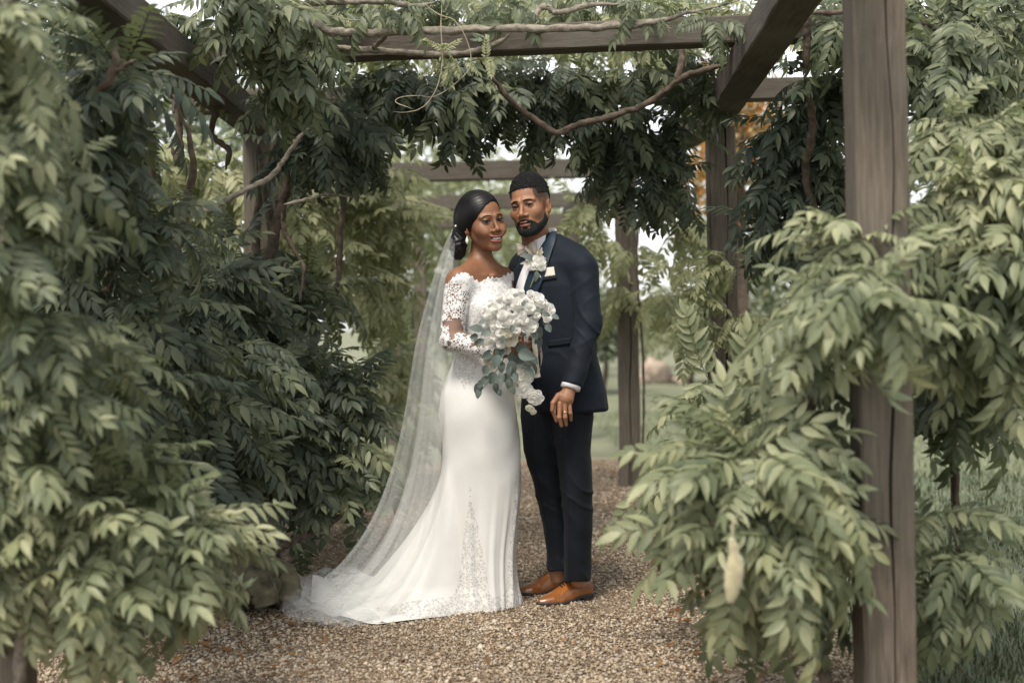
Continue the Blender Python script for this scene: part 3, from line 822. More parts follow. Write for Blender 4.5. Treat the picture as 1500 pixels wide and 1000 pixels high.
stem3(v11, [(0.9, 10.1, 0), (0.93, 10.1, .8), (0.9, 10.1, 1.6), (0.95, 10.1, 2.3)], 0.010, 0.008)
for a in [(1030, 640, 5.6, 60, 50, .3, 30), (1000, 690, 5.0, 60, 50, .3, 24), (1040, 560, 6.0, 60, 40, .3, 26)]:
    clump(v8, *a, size=0.9, mat='leaf_pale')
for a in [(215, 25, 6.3, 110, 50, .3, 40), (300, 70, 6.8, 90, 60, .3, 36), (120, 30, 5.6, 80, 50, .3, 26)]:
    clump(v2, *a, size=0.95, mat='leaf_mid')
for a in [(1360, -5, 6.2, 110, 50, .3, 44), (1450, 0, 6.3, 100, 50, .3, 40), (1240, 0, 6.2, 60, 40, .3, 24)]:
    clump(v6, *a, size=0.9, mat='leaf_mid')
for a in [(430, 62, 5.95, 50, 30, .15, 14), (560, 12, 5.9, 70, 20, .15, 12), (1040, 30, 5.7, 50, 26, .15, 12), (960, 5, 5.9, 60, 20, .15, 10), (740, 8, 6.0, 60, 16, .15, 8), (620, 0, 6.7, 80, 30, .3, 22), (840, 0, 6.7, 90, 30, .3, 24), (700, -5, 7.0, 90, 30, .3, 20), (500, -5, 6.5, 70, 30, .3, 18), (930, 20, 6.8, 70, 30, .3, 16)]:
    clump(v5, *a, size=0.62, droop=0.4, mat='leaf_mid')
for a in [(930, 360, 9.6, 40, 40, .3, 8), (985, 380, 9.4, 40, 40, .3, 8)]:
    clump(v11, *a, size=0.9, droop=0.6)
# outer wall of leaves left of the pergola, closing off the view
v12 = vine('wisteria_hedge', (-2.3, 6.5, 0), 'dim wall of wisteria behind the left posts', mat='leaf_dark', cat='hedge')
for a in [(100, 200, 6.4, 160, 180, .3, 110), (120, 480, 6.4, 170, 160, .3, 110), (150, 700, 6.6, 170, 100, .3, 60), (300, 560, 7.6, 130, 120, .3, 80), (420, 560, 8.3, 110, 120, .3, 70), (330, 700, 7.8, 120, 80, .3, 40)]:
    clump(v12, *a, size=1.15)
for x, y in ((-2.3, 6.5), (-2.1, 7.6), (-2.6, 6.2)): stem3(v12, [(x, y, 0), (x + .1, y, .9), (x, y + .1, 1.7), (x + .15, y, 2.4)], 0.04, 0.02)

# ---- turn the lists into leaves ------------------------------------------------
LEAF_MAX = 300
def build_vines():
    zb = {}
    samp = []
    for vi, v in enumerate(VINES):
        sc = []
        for (k, M, mt) in v['fr']:
            L = SPECS[k][0]
            pts = M[:3, 3] + np.outer([0.25, 0.5, 0.75, 1.0], M[:3, 1]) * L
            pts = np.concatenate([pts, pts[1:3] + M[:3, 0] * 0.06, pts[1:3] - M[:3, 0] * 0.06])
            q, dep = proj(pts)
            ids = [(int(a // 14), int(b // 14)) for a, b in q]
            for i_, d_ in zip(ids, dep):
                if -1 < i_[0] < 108 and -1 < i_[1] < 72: zb[i_] = min(zb.get(i_, 99), d_)
            sc.append((ids, dep))
        samp.append(sc)
    for v, sc in zip(VINES, samp):
        score = np.array([sum(1 for i_, d_ in zip(ids, dep) if i_ in zb and d_ < zb[i_] + 0.10) / dep.mean() for ids, dep in sc])
        order = np.argsort(-score)
        n_obj = min(LEAF_MAX, int((score > 0.2).sum()))
        root = v['root']; Ti = Matrix.Translation(-Vector(root.location))
        for i in order[:n_obj]:
            k, M, mt = v['fr'][i]
            o = bpy.data.objects.new('leaf', frond_mesh(k, mt))
            COL.objects.link(o); o.parent = root
            o.matrix_local = Ti @ Matrix(M.tolist())
        rest = {}
        for i in order[n_obj:]:
            k, M, mt = v['fr'][i]; rest.setdefault(mt, []).append((k, M))
        for mt, lst in rest.items():
            VV, FF, n = [], [], 0
            for k, M in lst:
                V = FRONDS[k][0] @ M[:3, :3].T + M[:3, 3]
                VV.append(V); FF.append(FR_TRI[k] + n); n += len(V)
            tag(obj('foliage', np.concatenate(VV), np.concatenate(FF), MAT[mt], root), kind='stuff')
build_vines()
# ================================================================== people: shared head
def skin_mat(name, base, lip, dark):
    m, nt, b = new_mat(name)
    a = N_(nt, 'ShaderNodeAttribute', attribute_name='tint')
    sep = nt.nodes.new('ShaderNodeSeparateColor'); nt.links.new(a.outputs['Color'], sep.inputs[0])
    v = mapping(nt)
    n = N_(nt, 'ShaderNodeTexNoise', Scale=18.0, Detail=5.0); nt.links.new(v, n.inputs['Vector'])
    c = ramp(nt, n.outputs[0], [(0.3, tuple(x * 0.86 for x in base)), (0.7, tuple(x * 1.12 for x in base))])
    c = mixc(nt, sep.outputs[0], c, lip)
    c = mixc(nt, sep.outputs[1], c, dark)
    nt.links.new(c, b.inputs['Base Color'])
    b.inputs['Roughness'].default_value = 0.5
    b.inputs['Specular IOR Level'].default_value = 0.38
    b.inputs['Subsurface Weight'].default_value = 0.18
    b.inputs['Subsurface Radius'].default_value = (0.012, 0.005, 0.003)
    n2 = N_(nt, 'ShaderNodeTexNoise', Scale=700.0, Detail=2.0); nt.links.new(v, n2.inputs['Vector'])
    bump(nt, b, n2.outputs[0], 0.2, 0.001)
    return m

def face_sdf(q, fem=False, smile=0.0, open_=0.0, seam=True):
    """head in its own frame (x to its left, -y forward, eye level z=0), metres"""
    ax = np.abs(q[:, 0])
    m = np.stack([ax, q[:, 1], q[:, 2]], 1)             # mirrored point
    d = ell(q, (0, 0.014, 0.034), (0.0745, 0.095, 0.086))
    d = smin(d, ell(q, (0, -0.022, -0.034), (0.0585, 0.063, 0.080) if fem else (0.0595, 0.066, 0.083)), 0.03)
    jw = 0.041 if fem else 0.051
    d = smin(d, cone(m, (jw, 0.012, -0.046 if fem else -0.050), (0.012 if fem else 0.020, -0.064, -0.098), 0.016 if fem else 0.020, 0.0145 if fem else 0.017), 0.026)
    d = smin(d, ball(q, (0, -0.073, -0.1005), 0.0145 if fem else 0.0195), 0.022)
    d = smin(d, ball(m, (0.043, -0.054, -0.027), 0.0235 if fem else 0.022), 0.026)      # cheekbones
    if smile > 0.5: d = smin(d, ball(m, (0.036, -0.073, -0.042), 0.0135), 0.022)
    d = smin(d, cone(m, (0.010, -0.0835, 0.0205), (0.046, -0.066, 0.0205), 0.0078 if fem else 0.0095, 0.007), 0.014)
    d = smax(d, -ell(m, (0.0315, -0.0965, 0.001), (0.0175, 0.0145, 0.0105)), 0.011)     # sockets
    # nose
    d = smin(d, cone(q, (0, -0.0845, 0.012), (0, -0.1020 if fem else -0.1045, -0.031), 0.0052 if fem else 0.0058, 0.0080), 0.011)
    d = smin(d, ball(q, (0, -0.1035 if fem else -0.1055, -0.0335), 0.0090 if fem else 0.0100), 0.007)
    d = smin(d, ell(m, (0.0150 if fem else 0.0160, -0.0940, -0.0375), (0.0086, 0.0092, 0.0075)), 0.006)
    d = smax(d, -ell(m, (0.0068, -0.1025, -0.0465), (0.0036, 0.0055, 0.0038)), 0.003)
    # muzzle and lips; corners rise with the smile
    lift = smile * 9.0 * q[:, 0] ** 2
    z = q[:, 2] - lift
    w = 0.0245 + 0.0085 * smile * smile
    ql = np.stack([q[:, 0], q[:, 1] - 7.0 * q[:, 0] ** 2, z], 1)
    d = smin(d, ell(ql, (0, -0.073, -0.0705), (0.027, 0.020, 0.022)), 0.018)
    up = ell(ql, (0, -0.0925, -0.0652 + open_ * 0.5), (w, 0.0085, 0.0052))
    lo = ell(ql, (0, -0.0915, -0.0772 - open_ * 0.7), (w * 0.84, 0.0092, 0.0064))
    d = smin(d, np.minimum(up, lo), 0.005)
    d = smax(d, -ell(ql, (0, -0.1005, -0.0706), (w * 0.93, 0.0165, 0.0013 + open_)), 0.002)
    d = smax(d, -ell(q, (0, -0.0985, -0.0895), (0.016, 0.010, 0.005)), 0.009)           # fold under the lip
    # lids around the eyeball, slit open
    lid = ball(m, (0.0315, -0.0718, 0.0005), 0.0146)
    d = smin(d, lid, 0.0035)
    mx = (m[:, 0] - 0.0315)
    slit = ell(np.stack([m[:, 0], m[:, 1], m[:, 2] - 2.0 * mx * 0.03 + 5.0 * mx ** 2], 1), (0.0315, -0.0905, 0.0008), (0.0158, 0.0140, 0.0058 if fem else 0.0052))
    d = smax(d, -slit, 0.0012)
    # ears
    re = np.array(Matrix.Rotation(R(-14), 3, 'X') @ Matrix.Rotation(R(20), 3, 'Z'))
    es = 0.9 if fem else 0.86
    ear = ell(m, (0.0765, 0.014, -0.012), (0.0085, 0.0185 * es, 0.031 * es), re)
    ear = smin(ear, ell(m, (0.074, 0.007, -0.034), (0.006, 0.008, 0.009)), 0.008)
    ear = smax(ear, -ell(m, (0.086, 0.008, -0.009), (0.0085, 0.0095, 0.018), re), 0.004)
    d = smin(d, ear, 0.006)
    return d

def face_tint(q, smile=0.0, open_=0.0, stubble=None):
    """r = lip colour, g = dark (lid make-up and brow shade, mouth and nostril shade painted in, hair roots)"""
    lift = smile * 9.0 * q[:, 0] ** 2
    w = 0.0245 + 0.0085 * smile * smile
    ql = np.stack([q[:, 0], q[:, 1] - 7.0 * q[:, 0] ** 2, q[:, 2] - lift], 1)
    up = ell(ql, (0, -0.0925, -0.0652 + open_ * 0.5), (w, 0.012, 0.0056))
    lo = ell(ql, (0, -0.0915, -0.0772 - open_ * 0.7), (w * 0.84, 0.012, 0.0070))
    t = np.zeros((len(q), 3))
    t[:, 0] = 0.75 * (1 - sstep(-0.0005, 0.0018, np.minimum(up, lo)))
    ins = ell(ql, (0, -0.094, -0.0706), (w * 0.85, 0.011, 0.0012 + open_))
    t[:, 1] = 0.85 * (1 - sstep(-0.0002, 0.0016, ins))
    m = np.stack([np.abs(q[:, 0]), q[:, 1], q[:, 2]], 1)
    t[:, 1] = np.maximum(t[:, 1], 0.6 * (1 - sstep(0.0, 0.005, ell(m, (0.0325, -0.086, 0.0022), (0.0165, 0.014, 0.0062)))) * (m[:, 1] < -0.05))
    t[:, 1] = np.maximum(t[:, 1], 0.9 * (1 - sstep(-0.0005, 0.003, ell(m, (0.0068, -0.1025, -0.0465), (0.0038, 0.0058, 0.0040)))))
    if stubble is not None: t[:, 1] = np.maximum(t[:, 1], stubble(q))
    return t

def uvsphere(c, r, ns=28, nr=18):
    th = np.linspace(0, np.pi, nr); ph = np.linspace(0, 2 * np.pi, ns, endpoint=False)
    V = np.stack([np.sin(th)[:, None] * np.cos(ph), np.sin(th)[:, None] * np.sin(ph), np.cos(th)[:, None] * np.ones(ns)], -1).reshape(-1, 3)
    return np.asarray(c) + V * r, grid_faces(nr, ns, True)[:, ::-1].copy()

m, nt, b = new_mat('eye')
a = N_(nt, 'ShaderNodeAttribute', attribute_name='tint'); nt.links.new(a.outputs['Color'], b.inputs['Base Color'])
b.inputs['Roughness'].default_value = 0.22; b.inputs['Specular IOR Level'].default_value = 0.3
MAT['eye'] = m
MAT['hair'] = plain('hair', (0.006, 0.0055, 0.006), 0.38, 0.5, 0.3, 80)
MAT['hair_matt'] = plain('hair_matt', (0.008, 0.0075, 0.008), 0.7, 0.3, 0.4, 300, 0.8, 900)
MAT['brow'] = plain('brow', (0.012, 0.009, 0.008), 0.7, 0.2)
MAT['teeth'] = plain('teeth', (0.78, 0.74, 0.68), 0.25, 0.5)

class Head:
    """places the shared head: origin o (world), rotation, size"""
    def __init__(s, o, rot, k, **kw):
        s.o = np.asarray(o, float); s.r = rot; s.k = k; s.kw = kw
    def loc(s, P): return (P - s.o) @ s.r / s.k
    def wld(s, q): return np.asarray(q, float) @ s.r.T * s.k + s.o
    def sdf(s, P): return face_sdf(s.loc(P), **s.kw) * s.k
    def hit(s, x, z, y0=-0.16):
        """front surface of the face at local (x, z) arrays"""
        x = np.asarray(x, float); z = np.asarray(z, float)
        y = np.full_like(x, y0)
        for _ in range(50):
            y = y + 0.7 * face_sdf(np.stack([x, y, z], 1), **s.kw)
        return np.stack([x, y, z], 1)
    def brow_(s, parent, side, zc, arch, w0=0.011, w1=0.048, th=0.0042):
        n = 14; t = np.linspace(0, 1, n)
        x = side * (w0 + (w1 - w0) * t)
        z = zc + arch * np.sin(np.pi * (0.12 + 0.8 * t) * 0.95) - 0.003 * t
        P = s.hit(x, z) + np.array([0, -0.0004, 0])
        rad = th * (0.65 + 0.5 * np.sin(np.pi * np.clip(t * 0.75 + 0.15, 0, 1))) * np.clip((1.02 - t) * 3.2, 0.08, 1)
        # thin in depth, tall in z
        V = []; k = 8
        for i in range(n):
            for j in range(k):
                a_ = 2 * np.pi * j / k
                V.append(P[i] + np.array([0, 0.0016 * math.cos(a_), rad[i] * math.sin(a_)]))
        F = grid_faces(n, k, True)
        obj('eyebrow', s.wld(V), F, MAT['brow'], parent)
    def lash(s, parent, side, th=0.0014, up=0.0056, ext=0.0):
        n = 14; t = np.linspace(-1, 1, n)
        x = side * (0.0315 + 0.0142 * t + ext * np.clip(t, 0, 1) ** 4)
        z = 0.0008 + up * np.sqrt(np.clip(1 - (0.97 * t) ** 2, 0, 1)) + 0.0009 * t + ext * 0.6 * np.clip(t, 0, 1) ** 4
        P = np.stack([x, np.full(n, 0.0), z], 1)
        c = np.array([side * 0.0315, -0.0718, 0.0005])
        rr = 0.0155
        P[:, 1] = c[1] - np.sqrt(np.clip(rr ** 2 - (P[:, 0] - c[0]) ** 2 - (P[:, 2] - c[2]) ** 2, 2e-6, None))
        V, F = tube(P, th * (0.4 + 0.6 * np.cos(t * 1.2)) + 0.0002, 6)
        obj('eyelash', s.wld(V), F, MAT['brow'], parent)
    def eyes(s, parent, target):
        for sd in (-1, 1):
            c = s.wld([(sd * 0.0315, -0.0718, 0.0005)])[0]
            r_ = 0.0134 * s.k
            V, F = uvsphere(c, r_, 40, 28)
            g = np.asarray(target, float) - c; g /= np.linalg.norm(g)
            # sphere is dense everywhere; colour by angle from the gaze
            a_ = np.arccos(np.clip((V - c) @ g / r_, -1, 1))
            t = np.where((a_ < 0.24)[:, None], (0.002, 0.002, 0.002), np.where((a_ < 0.60)[:, None], (0.014, 0.007, 0.004), (0.27, 0.24, 0.22)))  # eye white darkened: shade under the lids put into its colour
            obj('eye', V, F, MAT['eye'], parent, attrs={'tint': t})
# ================================================================== the man
PXM = 345.0
GD = 6.04
def G(px, py, dy=0.0): return at(px, py, GD + dy)
MAT['skin_man'] = skin_mat('skin_man', (0.26, 0.125, 0.068), (0.22, 0.085, 0.06), (0.012, 0.009, 0.008))
def cloth_mat(name, col, rough=0.75, weave=900, sheen=0.0, spec=0.18, bmp=0.28):
    m, nt, b = new_mat(name)
    v = mapping(nt)
    n = N_(nt, 'ShaderNodeTexNoise', Scale=7.0, Detail=4.0); nt.links.new(v, n.inputs['Vector'])
    nt.links.new(ramp(nt, n.outputs[0], [(0.3, tuple(x * 0.85 for x in col)), (0.7, tuple(x * 1.15 for x in col))]), b.inputs['Base Color'])
    b.inputs['Roughness'].default_value = rough; b.inputs['Specular IOR Level'].default_value = spec
    b.inputs['Sheen Weight'].default_value = sheen
    w = N_(nt, 'ShaderNodeTexNoise', Scale=weave, Detail=2.0); nt.links.new(v, w.inputs['Vector'])
    n3 = N_(nt, 'ShaderNodeTexNoise', Scale=26.0, Detail=3.0); nt.links.new(v, n3.inputs['Vector'])
    bump(nt, b, math_(nt, 'ADD', math_(nt, 'MULTIPLY', w.outputs[0], 0.12), n3.outputs[0]), bmp, 0.006)
    return m
MAT['suit'] = cloth_mat('suit', (0.0062, 0.0095, 0.0158), 0.72, sheen=0.02)
MAT['trouser'] = cloth_mat('trouser', (0.0048, 0.0065, 0.010), 0.75, sheen=0.02)
MAT['satin_navy'] = cloth_mat('satin_navy', (0.010, 0.021, 0.034), 0.5, 500, 0.0, 0.3, 0.07)
MAT['shirt'] = cloth_mat('shirt', (0.74, 0.72, 0.74), 0.6)
MAT['bow'] = cloth_mat('bow', (0.42, 0.36, 0.31), 0.5)
MAT['square'] = cloth_mat('square', (0.55, 0.49, 0.42), 0.55)
MAT['leather'] = plain('leather', (0.21, 0.072, 0.016), 0.28, 0.5, 0.5, 9, 0.1, 140)
MAT['sole'] = plain('sole', (0.02, 0.014, 0.011), 0.55, 0.4)
MAT['lace_cord'] = plain('lace_cord', (0.016, 0.010, 0.009), 0.6)
MAT['gold'] = plain('gold', (0.85, 0.60, 0.25), 0.2, 0.5, metal=1.0)

groom = tag(empty('person', (0.25, 6.04, 0)), 'man in navy tuxedo with beige bow tie and tan shoes standing by the bride', 'person')

gh = Head(G(776.5, 301.5, -0.01), rotm(R(-24), R(2), R(-8)), 1.045, smile=0.35, open_=0.0012)

def fold(P, d, amp, f, dirv, ph=0.0, f2=1.7):
    """cloth creases: wavy ridges along a direction"""
    dirv = np.asarray(dirv, float)
    u = P @ dirv
    w = 0.6 * np.sin(P[:, 0] * 23 + ph) + 0.6 * np.sin(P[:, 2] * 17 + 1.3 * ph) + 0.5 * np.sin(P[:, 1] * 29)
    return d + amp * (np.sin(u * f + 1.6 * w + ph) + 0.5 * np.sin(u * f * f2 + 2.3 * w + 2 * ph))

def crease(P, dirv, f, ph=0.0):
    u = P @ np.asarray(dirv, float)
    w = 0.5 * np.sin(P[:, 0] * 21 + ph) + 0.4 * np.sin(P[:, 2] * 27 + ph) + 0.5 * np.sin(P[:, 1] * 24 + 2 * ph)
    return (1 - np.abs(np.sin(u * f + 1.4 * w + ph))) ** 2.2
GY = R(-42)                                             # the trunk is turned towards the bride
def zpx(py, px=800): return float(at(px, py, GD)[2])
def xpx(px, py): return float(at(px, py, GD)[0])

# arm (his left, nearer the camera)
A_SH, A_EL, A_WR = G(855, 391, -0.10), G(863, 474, -0.15), G(837, 563, -0.21)
# far arm, reaching behind the bride's waist
B_SH, B_EL, B_WR = G(768, 392, 0.17), G(735, 470, 0.24), G(700, 520, 0.16)

def hand_left(P):
    """his left hand hanging, back of the hand to the camera, fingers a little curled"""
    d = cone(P, G(835, 568, -0.215), G(829, 583, -0.225), 0.026, 0.030)
    d = smin(d, ell(P, G(826, 585, -0.228), (0.036, 0.017, 0.034), rotm(0, 0, R(10))), 0.014)
    FG = [([(813, 588), (811, 604), (815, 616)], (-.232, -.240, -.230), .0090),
          ([(820, 591), (819.3, 611), (822.5, 623)], (-.240, -.247, -.234), .0093),
          ([(827.3, 592), (827.8, 611), (829.5, 622)], (-.240, -.247, -.232), .0091),
          ([(834, 590), (835.5, 605), (836.5, 615)], (-.234, -.239, -.226), .0080)]
    for pts, dy, r in FG:
        Q = [G(x, y, e) for (x, y), e in zip(pts, dy)]
        f = cone(P, Q[0], Q[1], r * 1.1, r); f = smin(f, cone(P, Q[1], Q[2], r, r * 0.78), 0.004)
        d = smin(d, f, 0.0022)
    th = cone(P, G(818, 579, -0.235), G(810, 590, -0.246), 0.0125, 0.0100)
    th = smin(th, cone(P, G(810, 590, -0.246), G(808.5, 601, -0.250), 0.0098, 0.0075), 0.004)
    return smin(d, th, 0.006)

def neck_sdf(P):
    d = cone(P, G(780, 315, 0.035), G(788, 372, 0.07), 0.056, 0.064)
    return smin(d, cone(P, G(788, 372, 0.07), G(800, 420, 0.06), 0.064, 0.09), 0.03)

def man_top(P): return smin(gh.sdf(P), neck_sdf(P), 0.018)
def man_core(P):
    zs = [zpx(900), zpx(620), zpx(560), zpx(480), zpx(400), zpx(372)]
    d = loft(P, [zpx(600), zpx(540), zpx(470), zpx(410), zpx(375)], [xpx(815, 500)] * 5, [GD + 0.04] * 5, [.15, .145, .17, .18, .10], [.10, .095, .11, .11, .07], GY, 0.04)
    d = smin(d, chain(P, [A_SH, A_EL, A_WR], [.048, .038, .028]), 0.03)
    d = smin(d, chain(P, [B_SH, B_EL, B_WR], [.048, .038, .028]), 0.03)
    for hip, kn, an in (((835, 590, -.04), (845, 720, -.07), (848, 850, -.03)), ((795, 590, .06), (806, 715, .05), (818, 845, .07))):
        d = smin(d, chain(P, [G(*hip), G(*kn), G(*an)], [.075, .052, .036]), 0.03)
    return smin(d, ell(P, B_WR + np.array([-0.06, 0, -0.02]), (0.07, 0.02, 0.035)), 0.02)

def bbox(pts, pad):
    p = np.array(pts); return p.min(0) - pad, p.max(0) + pad

# fade of the hair at the temples and sides: roots showing on the skin
def fade(q):
    ax = np.abs(q[:, 0])
    s = sstep(-0.012, 0.035, q[:, 2] - 0.002 + 0.5 * np.clip(-q[:, 1] - 0.03, 0, 1)) * sstep(-0.052, -0.045, q[:, 1])
    temple = sstep(0.020, 0.026, q[:, 2]) * sstep(-0.062, -0.056, q[:, 1]) * (ax > 0.045)
    side = sstep(0.004, -0.004, q[:, 1] + 0.0) * 0
    burn = (1 - sstep(0.006, 0.016, np.abs(q[:, 1] + 0.018))) * sstep(-0.04, -0.025, q[:, 2]) * (1 - sstep(0.03, 0.04, q[:, 2])) * (ax > 0.055) * 0.55
    back = sstep(0.028, 0.05, q[:, 1]) * sstep(-0.07, -0.04, q[:, 2])
    return np.clip(np.maximum(np.maximum(np.maximum(s, temple) * (ax > 0.03), burn), back), 0, 1) * 0.8

h = gh.o
V1, F1 = surf(man_top, h + (-0.16, -0.16, -0.30), h + (0.16, 0.19, 0.16), 0.0019)
q1 = gh.loc(V1); t1 = face_tint(q1, 0.35, 0.0012, fade)
V2, F2 = surf(hand_left, *bbox([G(838, 560, -.215), G(826, 600, -.23)], 0.1), 0.0024)
V3, F3 = surf(man_core, G(680, 380, 0) + (0, -0.4, -1.5), G(900, 380, 0) + (0, 0.45, 0.10), 0.011)
Vs = np.concatenate([V1, V2, V3]); Fs = np.concatenate([F1, F2 + len(V1), F3 + len(V1) + len(V2)])
ts = np.zeros((len(Vs), 3)); ts[:len(V1)] = t1
obj('body', Vs, Fs, MAT['skin_man'], groom, attrs={'tint': ts})
gh.eyes(groom, (-1.3, 0.0, 1.25))
for sd in (-1, 1):
    gh.brow_(groom, sd, 0.0190, 0.0040, 0.012, 0.050, 0.0034)
    gh.lash(groom, sd, 0.0011, 0.0046)
# teeth glimpsed between the lips
t = np.linspace(-0.018, 0.018, 12)
tv = np.concatenate([np.stack([t, -0.0855 + 7 * t * t, -0.0672 + 3.1 * t * t], 1), np.stack([t, -0.0855 + 7 * t * t, -0.0722 + 3.1 * t * t], 1)])
obj('teeth', gh.wld(tv), grid_faces(2, 12), MAT['teeth'], groom)

# hair: short sponge curls on top, faded to the ears
def hair_man(P):
    q = gh.loc(P)
    d = ell(q, (0, 0.017, 0.040), (0.078, 0.0985, 0.0975))
    ax = np.abs(q[:, 0])
    front = -(q[:, 2] - 0.066 - 0.35 * (q[:, 1] + 0.08) * 0 + 0.5 * np.clip(-0.045 - q[:, 1], 0, 1) * 0)
    # hairline: straight over the brow, squared at the temples, then level along the sides
    zl = np.where(q[:, 1] < -0.045, 0.070, np.where(q[:, 1] < 0.03, 0.042, 0.042 - 0.6 * (q[:, 1] - 0.03)))
    d = smax(d, zl - q[:, 2], 0.004)
    n = np.sin(q[:, 0] * 610 + 2 * np.sin(q[:, 2] * 300)) * np.sin(q[:, 1] * 560 + 2 * np.sin(q[:, 0] * 270)) * np.sin(q[:, 2] * 580 + 1.5 * np.sin(q[:, 1] * 330))
    return (d - 0.0022 * n) * gh.k
Vh, Fh = surf(hair_man, h + (-0.16, -0.16, -0.1), h + (0.16, 0.19, 0.2), 0.0023)
qh = gh.loc(Vh)
iv, if_ = icos(1)
parts = []
pick = np.flatnonzero((qh[:, 2] > 0.075) | ((qh[:, 2] > 0.06) & (rng.random(len(qh)) < 0.4)))
for i in rng.choice(pick, 2600):
    rr = rng.uniform(0.0016, 0.0036)
    parts.append((iv * rr * rng.uniform(0.7, 1.3, 3) + Vh[i] + rng.normal(0, 0.0012, 3), if_))
Vc, Fc = merge([(Vh, Fh)] + parts)
obj('hair', Vc, Fc, MAT['hair_matt'], groom)

def beard(P):
    q = gh.loc(P)
    ax = np.abs(q[:, 0]); y = q[:, 1]; z = q[:, 2]
    d = face_sdf(np.stack([q[:, 0], y, z], 1), smile=0.35, open_=-0.004)
    # cheek line: from the sideburn down to the corner of the moustache
    zc = np.interp(y, [-0.11, -0.092, -0.078, -0.060, -0.035, -0.012, 0.004], [-0.0505, -0.0520, -0.061, -0.076, -0.064, -0.026, 0.02])
    reg = np.maximum(z - zc, y + 0.012 - 0.55 * np.clip(-z - 0.045, 0, 1))
    reg = np.maximum(reg, -(z + 0.127))
    lift = 0.35 * 9 * q[:, 0] ** 2
    ql = np.stack([q[:, 0], y - 7 * q[:, 0] ** 2, z - lift], 1)
    mouth = ell(ql, (0, -0.095, -0.0735), (0.0245, 0.05, 0.0098))
    chinp = ell(np.stack([ax, y, z], 1), (0.0150, -0.09, -0.0855), (0.0050, 0.05, 0.0040))
    reg = np.maximum(reg, -mouth); reg = np.maximum(reg, -chinp)
    n = np.sin(q[:, 0] * 900) * np.sin(y * 870 + 1) * np.sin(z * 930)
    th = 0.0046 * (1 - sstep(-0.0055, 0.001, reg)) - 0.0007
    return np.maximum(d - th - 0.0007 * n, reg) * gh.k
Vb_, Fb_ = surf(beard, h + (-0.12, -0.16, -0.17), h + (0.12, 0.06, 0.03), 0.0018)
obj('beard', Vb_, Fb_, MAT['hair_matt'], groom)

# ---- jacket --------------------------------------------------------------------
JZ = [zpx(603), zpx(575), zpx(520), zpx(470), zpx(420), zpx(385), zpx(362), zpx(345)]
JX = [xpx(p, 480) for p in (829, 827, 819, 815, 813, 814, 813, 806)]
JY = [GD + v_ for v_ in (0.02, 0.02, 0.03, 0.04, 0.05, 0.06, 0.07, 0.07)]
JA = [.190, .188, .178, .192, .210, .214, .160, .075]
JB = [.150, .146, .128, .130, .134, .126, .098, .062]
def jacket_trunk(P):
    d = loft(P, JZ, JX, JY, JA, JB, GY, 0.02)
    return fold(P, d, 0.0010, 26, (0.5, 0.2, 0.85), 0.4) - 0.004 * np.exp(-((P[:, 2] - zpx(520)) / 0.08) ** 2) * crease(P, (0.55, 0.3, 0.8), 30, 1.0)
def sleeve_sdf(P, sh, el, wr, r=(.061, .0505, .044)):
    d = cone(P, sh, el, r[0], r[1])
    d = smin(d, cone(P, el, wr, r[1], r[2]), 0.02)
    ax = (wr - el) / np.linalg.norm(wr - el)
    d = smax(d, (P - wr) @ ax, 0.006)
    return d
def sleeve_near(P):
    d = sleeve_sdf(P, A_SH + (0, 0, -0.01), A_EL, A_WR + (0.001, 0, -0.002))
    near = np.exp(-((P[:, 2] - A_EL[2]) / 0.13) ** 2)
    return fold(P, d, 0.0006, 50, (0.42, 0.1, 0.9), 1.0) - 0.0055 * near * crease(P, (0.75, 0.2, 0.62), 42) - 0.003 * crease(P, (-0.55, 0.2, 0.8), 27, 2.0)
def jacket(P):
    d = jacket_trunk(P)
    a_ = sleeve_near(P)
    b_ = fold(P, sleeve_sdf(P, B_SH, B_EL, B_WR), 0.002, 60, (0.4, 0.1, 0.9), 2.0)
    sh = smin(cone(P, A_SH + (-0.01, 0, 0.004), G(808, 358, 0.05), 0.056, 0.045), cone(P, B_SH + (0, 0, 0.01), G(796, 356, 0.08), 0.058, 0.045), 0.03)
    d = smin(d, sh, 0.035)
    # cut-away front below the button, and a tail that kicks out at the back
    q = P - G(800, 520, -0.12)
    cut = cone(P, G(768, 592, -0.24), G(768, 660, -0.24), 0.165, 0.2)
    d = smax(d, -cut, 0.01)
    d = smin(d, a_, 0.012)
    return smin(d, b_, 0.02)
V, F = surf(jacket, G(690, 345, 0) + (0, -0.40, -0.80), G(905, 345, 0) + (0, 0.45, 0.05), 0.0042)
jk = obj('jacket', V, F, MAT['suit'], groom)
# back tail of the skirt of the jacket
tz = np.linspace(0, 1, 16); tu = np.linspace(0, 1, 14)
Lf = spline([(852, 500), (856, 545), (860, 575), (866, 596)], 16); Rt = spline([(878, 490), (878, 530), (881, 560), (887.5, 587)], 16)
px_ = Lf[:, None, 0] * (1 - tu) + Rt[:, None, 0] * tu; py_ = Lf[:, None, 1] * (1 - tu) + Rt[:, None, 1] * tu
dz_ = GD - 0.06 + 0.20 * tu[None] + 0.014 * np.sin(tu * 7)[None] * tz[:, None]
Vt = np.array([at(a1, b1, c1) for a1, b1, c1 in zip(px_.ravel(), py_.ravel(), np.broadcast_to(dz_, px_.shape).ravel())])
Nt = np.tile(np.array([[0.75, -0.65, 0.0]]), (len(Vt), 1))
Vt, Ft = solidify(Vt, 16, 14, Nt, 0.006)
obj('jacket_tail', Vt, Ft, MAT['suit'], jk)

